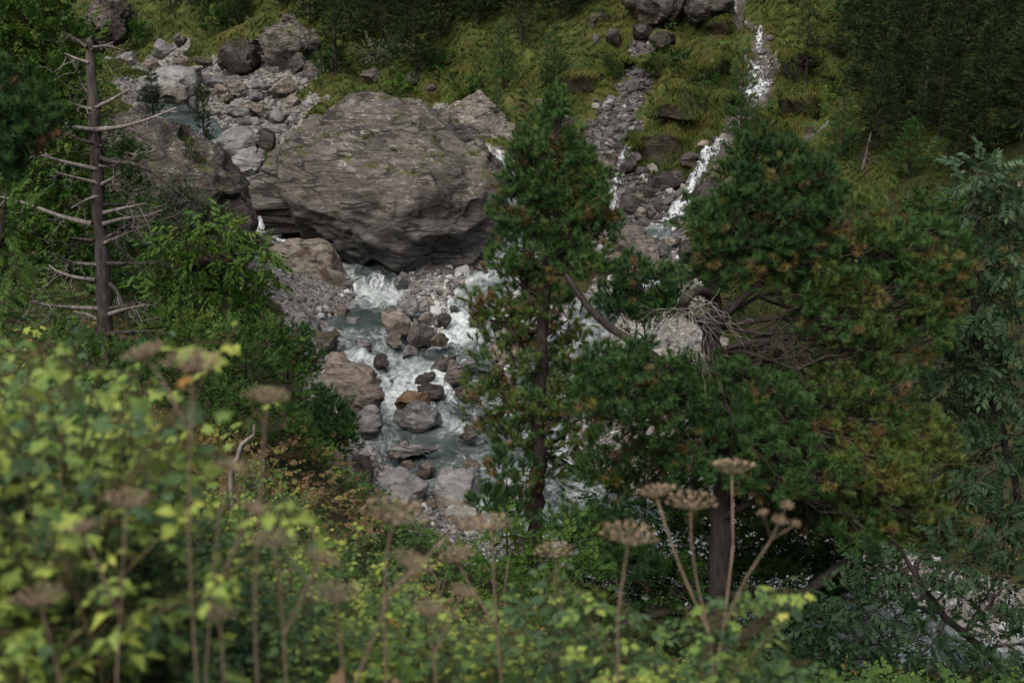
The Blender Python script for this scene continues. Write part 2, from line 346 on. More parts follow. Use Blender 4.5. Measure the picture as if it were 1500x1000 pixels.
hs_ = n.math('MULTIPLY', n.math('GREATER_THAN', sp_.outputs[1], 45.5), n.math('GREATER_THAN', sp_.outputs[0], 1.6))
gr = n.mix(n.math('MULTIPLY', hs_, .8), gr, n.ramp(n.noise(co, 6, 5, .7), [(.35, (.018,.014,.011)), (.55, (.05,.040,.032)), (.75, (.11,.09,.075))]))
hl_ = n.math('MULTIPLY', n.math('GREATER_THAN', sp_.outputs[1], 44.), n.ramp(n.noise(co, 1.1, 4, .6), [(.35, .2), (.55, .9)]))
so = n.mix(hl_, so, n.ramp(n.noise(co, 5, 5, .7), [(.3, (.030, .038, .009)), (.55, (.066, .080, .017)), (.75, (.11, .118, .03))]))
msk = n.math('ADD', g, n.math('MULTIPLY', n.math('SUBTRACT', n.noise(co, 2.3, 5, .7), .5), .7)); msk = n.ramp(msk, [(.42, 0.), (.58, 1.)])
col = n.mix(msk, so, gr)
p = n.n('ShaderNodeBsdfPrincipled', i_Roughness=.85); n.put(p.inputs['Base Color'], col); p.inputs['Specular IOR Level'].default_value = .2
hh = n.math('ADD', n.math('MULTIPLY', n.noise(co, 7, 6, .7), .6), n.math('MULTIPLY', vor.outputs['Distance'], -.5))
n.put(p.inputs['Normal'], n.bump(hh, .8, .12)); M_GROUND = n.done(p.outputs[0])
mb = MB(); mb.add(gv, gf, 0, gm); tag(mb.build('ground', M_GROUND, smooth=True), kind='structure')

# ------------------------------------------------------------------ water
n = NT('stream_water'); co = n.n('ShaderNodeTexCoord').outputs['Object']; fo = n.attr('tint')
flow = n.noise(n.mapping(co, (1.9, 1.1, 1.9), (0, 0, -.25)), 1., 7, .68, 1.8); fine = n.noise(co, 11, 6, .75, 1.)
k = n.math('ADD', n.math('MULTIPLY', flow, .78), n.math('MULTIPLY', fine, .22))
k = n.math('ADD', k, n.math('MULTIPLY', n.math('SUBTRACT', fo, .5), .36))
foam = n.ramp(k, [(.47, 0.), (.58, .30), (.68, .70), (.84, 1.)])
deep = n.ramp(n.noise(co, .9, 5, .6), [(.3, (.022, .033, .032)), (.7, (.070, .090, .086))])
pw = n.n('ShaderNodeBsdfPrincipled', i_Roughness=.12); n.put(pw.inputs['Base Color'], deep); pw.inputs['IOR'].default_value = 1.33
pf = n.n('ShaderNodeBsdfPrincipled', i_Roughness=.7); n.put(pf.inputs['Base Color'], n.ramp(fine, [(.32, (.24, .29, .30)), (.5, (.48, .53, .55)), (.66, (.66, .70, .72))]))
pf.inputs['Subsurface Weight'].default_value = .0
bw = n.bump(n.math('ADD', n.noise(co, 4, 5, .6, .6), n.math('MULTIPLY', foam, .5)), .55, .1)
n.put(pw.inputs['Normal'], bw); n.put(pf.inputs['Normal'], bw)
mx = n.n('ShaderNodeMixShader'); n.put(mx.inputs[0], foam); n.put(mx.inputs[1], pw.outputs[0]); n.put(mx.inputs[2], pf.outputs[0]); M_WATER = n.done(mx.outputs[0])
n = NT('white_water'); co = n.n('ShaderNodeTexCoord').outputs['Object']; fo = n.attr('tint')
st = n.noise(n.mapping(co, (7, 4, 1.5)), 1., 6, .66, .7)
a_ = n.ramp(n.math('ADD', st, n.math('MULTIPLY', n.math('SUBTRACT', fo, .5), .24)), [(.51, 0.), (.69, 1.)])
pf = n.n('ShaderNodeBsdfPrincipled', i_Roughness=.5); n.put(pf.inputs['Base Color'], n.ramp(n.noise(co, 7, 6, .75), [(.35, (.22, .25, .27)), (.5, (.44, .48, .51)), (.65, (.60, .64, .67))])); n.put(pf.inputs['Normal'], n.bump(st, .7, .1))
tr = n.n('ShaderNodeBsdfTransparent'); mx = n.n('ShaderNodeMixShader'); n.put(mx.inputs[0], a_); n.put(mx.inputs[1], tr.outputs[0]); n.put(mx.inputs[2], pf.outputs[0]); M_FALLS = n.done(mx.outputs[0])

def ribbon(S, name, mat, lift, m=21, spread=1.35, amp=.17, kind='structure', fall=False):
    q, r, w, fo = S; t = np.gradient(r[:, :2], axis=0); t /= np.linalg.norm(t, axis=1)[:, None] + 1e-9; nr = np.stack([-t[:, 1], t[:, 0]], -1)
    u = np.linspace(-1, 1, m); w = w * (1 + (.55 if fall else .2) * pn(r * 1.7 + 3)); xy = r[:, None, :2] + nr[:, None] * (u[None, :, None] * w[:, None, None] * spread)
    zc = ground(r[:, 0], r[:, 1]) + np.minimum(w, .9) * .55 * .62 + lift
    if not fall:   # water runs in steps: pools and small drops
        zc = np.minimum.accumulate(zc + .05) if zc[0] > zc[-1] else zc
        ker = np.ones(9) / 9; zc = np.convolve(np.pad(zc, 4, mode='edge'), ker, 'valid')
    x = xy.reshape(-1, 2); z = np.repeat(zc, m); f2 = np.repeat(fo, m)
    if fall: z = np.maximum(ground(x[:, 0], x[:, 1]) + lift, z * .0 - 99)
    p3 = np.stack([x[:, 0], x[:, 1], z], -1)
    z = z + (amp * fbm(p3 * (1.6, 1.6, .6), 3) + amp * .7 * fbm(p3 * 3.6, 3)) * (.25 + f2)
    edge = np.tile(np.abs(u), len(q))
    if fall: z += .12 * (1 - edge ** 2)
    else: z -= .28 * np.clip((edge - .72) / .28, 0, 1) ** 2
    v = np.stack([x[:, 0], x[:, 1], z], -1); ff = f2 - (edge ** 2 * .45 if fall else -.12 * edge ** 4) + (.55 * pn(p3 * (1.1, 1.1, 1.1)) if fall else .5 * pn(p3 * .8))
    a = np.arange(len(q) - 1)[:, None] * m + np.arange(m - 1)[None]; f = np.stack([a, a + 1, a + m + 1, a + m], -1).reshape(-1, 4)
    mb = MB(); mb.add(v, f, 0, ff); return tag(mb.build(name, mat, smooth=True), kind=kind)
def cut(S, i0, i1): return tuple(x[i0:i1] for x in S)
ribbon(STREAMS[0], 'stream_water', M_WATER, .02)
ribbon(STREAMS[1], 'side_channel_water', M_WATER, .035)
ribbon(STREAMS[2], 'narrow_waterfall', M_FALLS, .05, 9, 1.3, .08, fall=True)
yy = STREAMS[3][1][:, 1]; cutp = int(np.argmax(yy < 46.8))
ribbon(cut(STREAMS[3], 0, cutp), 'hillside_waterfall', M_FALLS, .06, 15, 1.35, .12, fall=True)
ribbon(cut(STREAMS[3], cutp - 2, len(yy)), 'tributary_water', M_WATER, .03)

def cascade(L, name, mat, m=13, amp=.06, bulge=.14):
    """a short drop of white water over a rock step, through its own points in space"""
    P = np.array([pix(a, b, d) for a, b, d, _, _ in L]); n_ = 8 * len(L); q = np.linspace(0, len(L) - 1, n_); p = np.stack([np.interp(q, np.arange(len(L)), P[:, k]) for k in range(3)], -1)
    for k in range(3):
        for _ in range(2): p[1:-1, k] = np.convolve(p[:, k], [.25, .5, .25], 'valid')
    w = np.interp(q, np.arange(len(L)), [l[3] for l in L]) * (1 + .3 * pn(p * 1.9 + 2)); fo = np.interp(q, np.arange(len(L)), [l[4] for l in L]); u = np.linspace(-1, 1, m)
    tn_ = np.gradient(p, axis=0); sd = np.stack([tn_[:, 1], -tn_[:, 0], 0 * q], -1); sd[:] = sd + np.array([.9, -.1, 0]) * (np.linalg.norm(tn_[:, :2], axis=1)[:, None] + .02); sd /= np.linalg.norm(sd, axis=1)[:, None]
    v = p[:, None] + sd[:, None] * (u[None, :, None] * w[:, None, None]); v[..., 2] += bulge * (1 - u[None] ** 2) - .10; v[..., 1] -= bulge * .6 * (1 - u[None] ** 2); v = v.reshape(-1, 3)
    v += np.array([.1, -.7, .7]) * (amp * fbm(v * 3.2, 3) + amp * .6 * fbm(v * 9, 2))[:, None]; e = np.tile(np.abs(u), n_)
    a = np.arange(n_ - 1)[:, None] * m + np.arange(m - 1)[None]; f = np.stack([a, a + 1, a + m + 1, a + m], -1).reshape(-1, 4)
    mb = MB(); mb.add(v, f, 0, np.repeat(fo, m) - .35 * e ** 2 + .35 * pn(v * 1.6)); return tag(mb.build(name, mat, smooth=True), kind='structure')
cascade([(381,316,43.2,.10,.9),(380,330,42.9,.22,1),(388,342,42.6,.38,1),(402,350,42.4,.5,1),(422,353,42.3,.45,.8)], 'gap_cascade', M_FALLS)
cascade([(554,402,42.3,.55,.6),(555,414,42.0,.62,1),(556,430,41.6,.68,1),(558,444,41.1,.75,1),(556,452,40.6,.7,.6)], 'small_cascade', M_FALLS)
cascade([(718,242,46.0,.10,.9),(728,258,45.7,.20,1),(738,276,45.4,.24,1),(742,300,45.0,.26,1)], 'boulder_side_fall', M_FALLS)
cascade([(735,352,44.0,.2,.9),(732,380,43.5,.3,1),(720,405,43.0,.45,1),(700,425,42.4,.5,.8)], 'boulder_side_cascade', M_FALLS)
cascade([(688,448,40.4,.42,.8),(682,462,39.8,.48,1),(677,478,39.0,.6,1),(672,496,38.0,.75,1),(668,510,37.3,.85,.9)], 'right_cascade', M_FALLS)
cascade([(586,548,35.0,.75,.8),(588,560,34.4,.8,1),(590,576,33.8,.85,1),(586,592,33.2,.8,1)], 'middle_cascade', M_FALLS)
cascade([(650,556,34.3,.26,1),(652,568,34.0,.28,1),(655,582,33.5,.35,1),(660,592,32.9,.5,.9)], 'ledge_cascade', M_FALLS)
cascade([(1213,176,48.8,.10,1),(1203,188,48.4,.17,1),(1190,198,48.0,.22,1),(1176,206,47.7,.22,1),(1163,215,47.3,.24,1)], 'side_slope_fall', M_FALLS, amp=.04, bulge=.1)
cascade([(1090,240,48.0,.16,1),(1080,245,47.8,.18,1),(1072,252,47.5,.12,1)], 'rock_top_fall', M_FALLS, amp=.04, bulge=.1)
# ------------------------------------------------------------------ rocks
RM = {
 'giant':  rock_mat('weathered_boulder_rock', (.032,.028,.026), (.094,.082,.074), (.185,.166,.152), lichen=.62, moss=.42, sscale=.8, rot=(.35,.25,0), bump=.9, worn=-.3),
 'left':   rock_mat('tilted_boulder_rock', (.028,.024,.022), (.075,.062,.054), (.14,.122,.108), lichen=.5, moss=.5, sscale=1.1, rot=(.2,.9,.3), bump=.9),
 'brown':  rock_mat('brown_boulder_rock', (.07,.054,.042), (.165,.142,.12), (.28,.25,.22), sscale=1.1, rot=(.3,-.6,.2), patch=(.045,.028,.016), bump=.8),
 'grey':   rock_mat('grey_river_rock', (.050,.050,.053), (.13,.13,.134), (.26,.26,.262), sscale=1.2, rot=(.3,.4,0)),
 'banded': rock_mat('banded_river_rock', (.040,.034,.031), (.12,.105,.095), (.26,.23,.21), sscale=1.9, rot=(.2,.75,.2), bump=.8),
 'pale':   rock_mat('pale_slab_rock', (.095,.094,.094), (.195,.193,.192), (.33,.328,.32), sscale=.9, rot=(.2,.2,0)),
 'tan':    rock_mat('tan_slab_rock', (.068,.054,.044), (.165,.135,.112), (.29,.25,.215), sscale=1.2, rot=(.5,-.5,.2)),
 'orange': rock_mat('rust_orange_rock', (.060,.036,.021), (.155,.095,.052), (.25,.175,.115), sscale=.8, rot=(.4,-.4,.2)),
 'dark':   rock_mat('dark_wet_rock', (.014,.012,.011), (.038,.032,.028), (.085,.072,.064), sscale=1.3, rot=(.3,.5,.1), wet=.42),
 'lichen': rock_mat('lichen_cliff_rock', (.028,.024,.023), (.070,.060,.056), (.14,.125,.117), lichen=.85, moss=.6, sscale=1.0, rot=(.6,.5,.1), bump=.9),
 'beige':  rock_mat('beige_lichen_rock', (.085,.072,.060), (.20,.178,.155), (.34,.315,.285), lichen=.75, moss=.25, sscale=1.3, rot=(.5,-.4,.2), bump=.9),
 'turf':   rock_mat('turf_mound', (.022,.019,.014), (.050,.045,.030), (.085,.080,.05), moss=2.6, sscale=1.2, rot=(.4,.4,.1)),
 'mossy':  rock_mat('mossy_rock', (.022,.019,.016), (.058,.050,.042), (.11,.096,.083), lichen=.3, moss=1.2, sscale=1.2, rot=(.4,.4,.1)),
}
_ico = {}
def ico(sub):
    if sub not in _ico:
        bm = bmesh.new(); bmesh.ops.create_icosphere(bm, subdivisions=sub, radius=1)
        _ico[sub] = (np.array([v.co for v in bm.verts]), np.array([[v.index for v in f.verts] for f in bm.faces])); bm.free()
    return _ico[sub]
def facet(v, r, k, lo=.62, hi=.95, box=0.):
    nn = r.normal(size=(k, 3)); cc = r.uniform(lo, hi, k)
    if box:   # three pairs of bedding and joint planes make it blocky
        q = np.linalg.qr(r.normal(size=(3, 3)))[0]; bn = np.concatenate([q, -q]) + r.normal(size=(6, 3)) * .22
        nn = np.concatenate([bn, nn]); cc = np.concatenate([r.uniform(box - .08, box + .14, 6), cc])
    nn /= np.linalg.norm(nn, axis=1)[:, None]
    for a, c in zip(nn, cc):
        d = v @ a - c; v = v - np.maximum(d, 0)[:, None] * a * .97
    return v
def roughen(v, ctr_dir, size, r, amp, strata=.03, sdir=None, freq=7):
    o = r.uniform(-50, 50, 3); L = size
    v = v + ctr_dir * (amp * L * fbm(v / L * 1.6 + o, 6))[:, None]
    rdg = fbm(v / L * 3.1 + o + 7, 4, True); v = v + ctr_dir * (amp * .55 * L * (rdg - .4))[:, None]
    if strata:
        s = np.array(sdir if sdir is not None else r.normal(size=3), float); s /= np.linalg.norm(s)
        h = (v @ s) / L * freq + 1.6 * fbm(v / L * 1.3 + o, 3); saw = h - np.floor(h)
        v = v + ctr_dir * (strata * L * (.35 + 1.1 * np.clip(.5 + fbm(v / L * 1.9 + o + 3, 3), 0, 1)) * (np.minimum(saw * 1.6, (1 - saw) * 5).clip(0, 1) - .5))[:, None]
        v = v + ctr_dir * (.5 * strata * L * fbm(v / L * (7, 7, 7) + o, 4, True))[:, None]
    return v
def chips(v, ctr, r, n_, rad, dep):
    """breaks flat flakes off the surface: planar scars with sharp edges"""
    for i in r.integers(0, len(v), n_):
        p = v[i].copy(); nn = p - ctr; nn /= np.linalg.norm(nn) + 1e-9; nn += r.normal(size=3) * .33; nn /= np.linalg.norm(nn); R_ = rad * r.uniform(.45, 1.5)
        q = v - p; d = q @ nn + dep * R_ * r.uniform(.2, 1.); m_ = (np.sqrt((q ** 2).sum(1)) < R_) & (d > 0); v[m_] -= (d[m_] * .96)[:, None] * nn
    return v
def rock(px, py, wpx, hpx, D, mat, label, cat='rock', name='rock', tilt=0., depth=1., sub=4, fac=9, amp=.10, strata=.035, seed=None, lo=.6, sdir=None, group=None):
    seed = int(px * 7 + py * 13) if seed is None else seed; r = np.random.default_rng(seed)
    m = mpp(py, D); sx, sz = wpx * m / 2, hpx * m / 2; sy = depth * (sx + sz) / 2
    v, f = ico(sub); v = facet(v, r, fac, lo, .92, .50); v = v / np.abs(v).max(0)
    dirs = v / np.linalg.norm(v, axis=1)[:, None]
    v = v * (sx, sy, sz * 1.08); v = roughen(v, dirs, (sx + sy + sz) / 3, r, amp, strata, sdir)
    v = chips(v, np.zeros(3), r, 14, (sx + sy + sz) / 3 * .75, .13) * 1.05
    c, s = math.cos(tilt), math.sin(tilt); v = np.stack([v[:, 0] * c + v[:, 2] * s, v[:, 1], -v[:, 0] * s + v[:, 2] * c], -1)
    mb = MB(); mb.add(v, f); o = mb.build(name, RM[mat], smooth=False if sub < 4 else True)
    o.location = pix(px, py, D); return tag(o, label, cat, group)
def outline_rock(poly, D, thick, mat, label, name='boulder', cat='boulder', shear=.5, sub=6, fac=10, amp=.05, strata=.03, seed=3, ridge=None, under=0., sdir=None, front=.7, exp=.62, flo=.7):
    """a boulder with the photographed silhouette, a real depth and a sloping back"""
    r = np.random.default_rng(seed); P = np.array(poly, float); c = (P.min(0) + P.max(0)) / 2; m = mpp(c[1], D)
    q = (P - c) * (m, -m); th = np.arctan2(q[:, 1], q[:, 0]); rad = np.hypot(q[:, 0], q[:, 1]); o = np.argsort(th); th, rad = th[o], rad[o]
    th = np.concatenate([th[-1:] - 2 * math.pi, th, th[:1] + 2 * math.pi]); rad = np.concatenate([rad[-1:], rad, rad[:1]])
    d, f = ico(sub); mm = np.hypot(d[:, 0], d[:, 2]); tt = np.arctan2(d[:, 2], d[:, 0]); Rr = np.interp(tt, th, rad)
    me = mm ** exp; X = Rr * me * np.cos(tt); Z = Rr * me * np.sin(tt); Yd = np.sign(d[:, 1]) * np.abs(d[:, 1]) ** .8 * thick
    Yd = np.where(Yd < 0, Yd * front, Yd) + shear * np.where(Z > 0, Z, .15 * Z)
    if ridge is not None:
        rg = (np.array(ridge, float) - c) * (m, -m); line = np.interp(X, rg[:, 0], rg[:, 1])
        k = sstep(-.15, 1.0, line - Z) * (d[:, 1] < .2); Yd = Yd + under * k
    v = np.stack([X, Yd, Z], -1); L = rad.mean()
    vn = v / L; vn = facet(vn, r, fac, flo, flo + .36); v = vn * L
    dirs = d * (1, 1, 1); v = roughen(v, dirs, L, r, amp, strata, sdir, 7 if L < 2 else 13)
    if L > 2: v = v + dirs * (.030 * L * fbm(v * 1.9 + 5, 5, True) + .012 * L * fbm(v * (5, 5, 7), 3))[:, None]
    v = chips(v, np.zeros(3), r, 120 if L > 2 else 34, L * (.25 if L > 2 else .42), .085 if L > 2 else .11) * 1.03
    v = v + dirs * (.010 * L * fbm(v / L * 11, 3))[:, None]
    w = v[:, :1] * RT + v[:, 1:2] * FW + v[:, 2:] * UP
    mb = MB(); mb.add(w, f); ob = mb.build(name, RM[mat], smooth=True); ob.location = pix(c[0], c[1], D + 0.0)
    return tag(ob, label, cat)

GIANT = outline_rock([(386,268),(391,240),(408,214),(436,188),(450,164),(472,143),(510,130),(545,131),(596,140),(634,153),(664,172),(690,192),(708,214),(722,235),(731,268),(736,300),(732,340),(726,372),(712,396),(680,408),(640,411),(590,404),(545,392),(512,372),(478,352),(440,348),(405,340),(386,322),(378,292)],
   44.5, 3.0, 'giant', 'giant grey-brown boulder with lichen and moss blocking the stream', shear=.62, fac=12, flo=.95, amp=.10, strata=.018, seed=5, sdir=(.25, -.2, 1),
   ridge=[(370,258),(440,300),(500,328),(560,338),(620,322),(700,300),(740,290)], under=.35, exp=.66, front=.8)
outline_rock([(120,160),(150,118),(205,128),(252,172),(292,205),(334,245),(362,290),(376,330),(372,362),(345,395),(290,420),(220,400),(180,330),(150,250)],
   36.8, 2.2, 'left', 'long tilted brown boulder sloping down behind the dead tree', shear=.7, fac=8, amp=.06, strata=.04, seed=8, sdir=(.7,-.2,.7), exp=.6)
outline_rock([(372,400),(384,362),(412,348),(450,347),(488,360),(512,388),(530,418),(530,446),(505,455),(470,452),(425,444),(390,430)],
   41.8, 1.3, 'brown', 'brown stained boulder with a pale flat top below the giant boulder', shear=.55, sub=5, fac=11, amp=.06, strata=.03, seed=12, exp=.55)
outline_rock([(452,530),(480,518),(520,526),(548,545),(562,568),(566,590),(545,600),(505,592),(470,570),(450,552)],
   33.6, .9, 'tan', 'large tan cracked slab on the left bank of the rapids', name='slab', cat='slab', shear=.6, sub=5, fac=8, amp=.06, seed=15)
outline_rock([(500,580),(528,568),(556,566),(566,580),(562,600),(540,606),(512,598)], 32.4, .6, 'tan', 'smaller tan wedge of rock in front of the large tan slab', name='slab', cat='slab', shear=.4, sub=5, fac=9, seed=16)
outline_rock([(536,700),(560,692),(604,694),(628,706),(618,726),(585,742),(548,752),(534,740)], 27.6, 1.0, 'pale', 'broad pale flat-topped slab above the lowest gravel', name='slab', cat='slab', shear=.9, sub=5, fac=7, amp=.04, strata=.025, seed=17, exp=.5)
outline_rock([(638,730),(640,700),(655,682),(680,682),(702,698),(700,725),(680,742),(655,745)], 28.2, .7, 'pale', 'pointed pale grey boulder right of the flat slab', shear=.5, sub=5, fac=10, amp=.05, seed=18)
outline_rock([(578,602),(590,597),(626,594),(640,602),(648,618),(632,628),(600,632),(578,622)], 31.7, .55, 'grey', 'smooth grey boulder in midstream in front of the orange rock', shear=.3, sub=5, fac=10, amp=.07, seed=19)
outline_rock([(578,592),(588,580),(606,572),(622,574),(634,588),(632,604),(604,604),(584,602)], 32.4, .55, 'orange', 'rust-orange rock in the middle of the rapids', cat='rock', name='rock', shear=.3, sub=5, fac=10, amp=.07, seed=20)
outline_rock([(523,612),(533,596),(550,594),(559,612),(556,634),(540,642),(526,634)], 31.2, .5, 'pale', 'rounded pale grey boulder at the left edge of the rapids', shear=.2, sub=5, fac=8, amp=.05, seed=21)
outline_rock([(645,150),(655,122),(676,120),(690,128),(700,124),(722,150),(742,180),(760,205),(764,240),(745,262),(720,250),(690,210),(660,190)], 53.5, 1.6, 'beige', 'pale lichen-crusted rock behind the right end of the giant boulder', shear=.6, sub=5, fac=9, amp=.13, strata=.05, seed=22, flo=.62)
outline_rock([(375,100),(376,52),(395,24),(425,12),(452,22),(470,50),(468,80),(440,112),(400,118)], 74, 2.2, 'lichen', 'tall lichen-spotted crag at the edge of the upper stream bed', shear=.4, sub=5, fac=10, amp=.16, strata=.06, seed=23, flo=.62)
outline_rock([(322,96),(328,68),(345,55),(368,60),(378,84),(370,106),(342,110)], 75, 1.5, 'dark', 'dark rounded boulder capped with grass left of the lichen crag', shear=.4, sub=5, fac=8, amp=.08, seed=24)
outline_rock([(196,120),(225,104),(268,96),(310,108),(318,122),(290,138),(240,142),(205,140)], 70, 2.0, 'pale', 'wide smooth grey bedrock slab in the upper stream bed', name='slab', cat='slab', shear=1.6, sub=5, fac=6, amp=.05, strata=.02, seed=25)
outline_rock([(316,212),(330,188),(372,184),(384,200),(372,220),(345,240),(322,236)], 55, .9, 'pale', 'flat-topped angular block beside the small dark conifer', name='slab', cat='slab', shear=1., sub=5, fac=9, amp=.04, strata=.02, seed=26)
outline_rock([(334,250),(346,226),(372,214),(388,236),(372,256),(345,262)], 51.5, .7, 'pale', 'pale tilted slab wedged between the two largest boulders', name='slab', cat='slab', shear=.8, sub=5, fac=9, seed=27)
outline_rock([(120,40),(128,5),(160,-12),(186,8),(192,40),(178,62),(150,72),(128,66)], 92, 3, 'left', 'brown rock buttress at the top left above the stream bed', name='crag', cat='crag', shear=.4, sub=5, fac=9, amp=.16, strata=.08, seed=28, flo=.62)
outline_rock([(916,0),(930,-25),(975,-30),(1002,-8),(1000,22),(975,42),(945,40),(925,22)], 60.5, 1.5, 'dark', 'dark left half of the cliff at the top of the tributary', name='crag', cat='crag', shear=.5, sub=5, fac=8, amp=.15, strata=.08, seed=29, flo=.62)
outline_rock([(998,14),(1004,-20),(1040,-32),(1072,-12),(1070,20),(1052,36),(1026,42),(1006,34)], 60, 1.5, 'lichen', 'lichen-streaked right half of the cliff at the top of the tributary', name='crag', cat='crag', shear=.5, sub=5, fac=8, amp=.15, strata=.08, seed=30, flo=.62)
outline_rock([(892,345),(900,325),(915,318),(945,345),(965,368),(972,385),(935,392),(905,378)], 45, .8, 'banded', 'banded tilted slab at the foot of the narrow waterfall', name='slab', cat='slab', shear=.5, sub=5, fac=9, strata=.07, seed=31, sdir=(.6,-.2,.8))
outline_rock([(1008,290),(1018,278),(1045,270),(1062,262),(1064,276),(1045,292),(1022,300),(1008,298)], 46.6, .6, 'dark', 'dark tilted slab right of the big hillside waterfall', name='slab', cat='slab', shear=.4, sub=5, fac=8, seed=32)
outline_rock([(520,650),(532,640),(548,660),(556,690),(550,705),(536,690),(524,672)], 29.3, .5, 'pale', 'grey slab leaning along the left side of the pool', name='slab', cat='slab', shear=.5, sub=5, fac=8, seed=33)
outline_rock([(500,760),(498,690),(508,648),(522,640),(532,660),(534,720),(530,800),(515,820)], 26.8, 1.1, 'dark', 'dark undercut bank of rock left of the gravel bar', name='crag', cat='crag', shear=.2, sub=5, fac=8, amp=.08, strata=.04, seed=34)

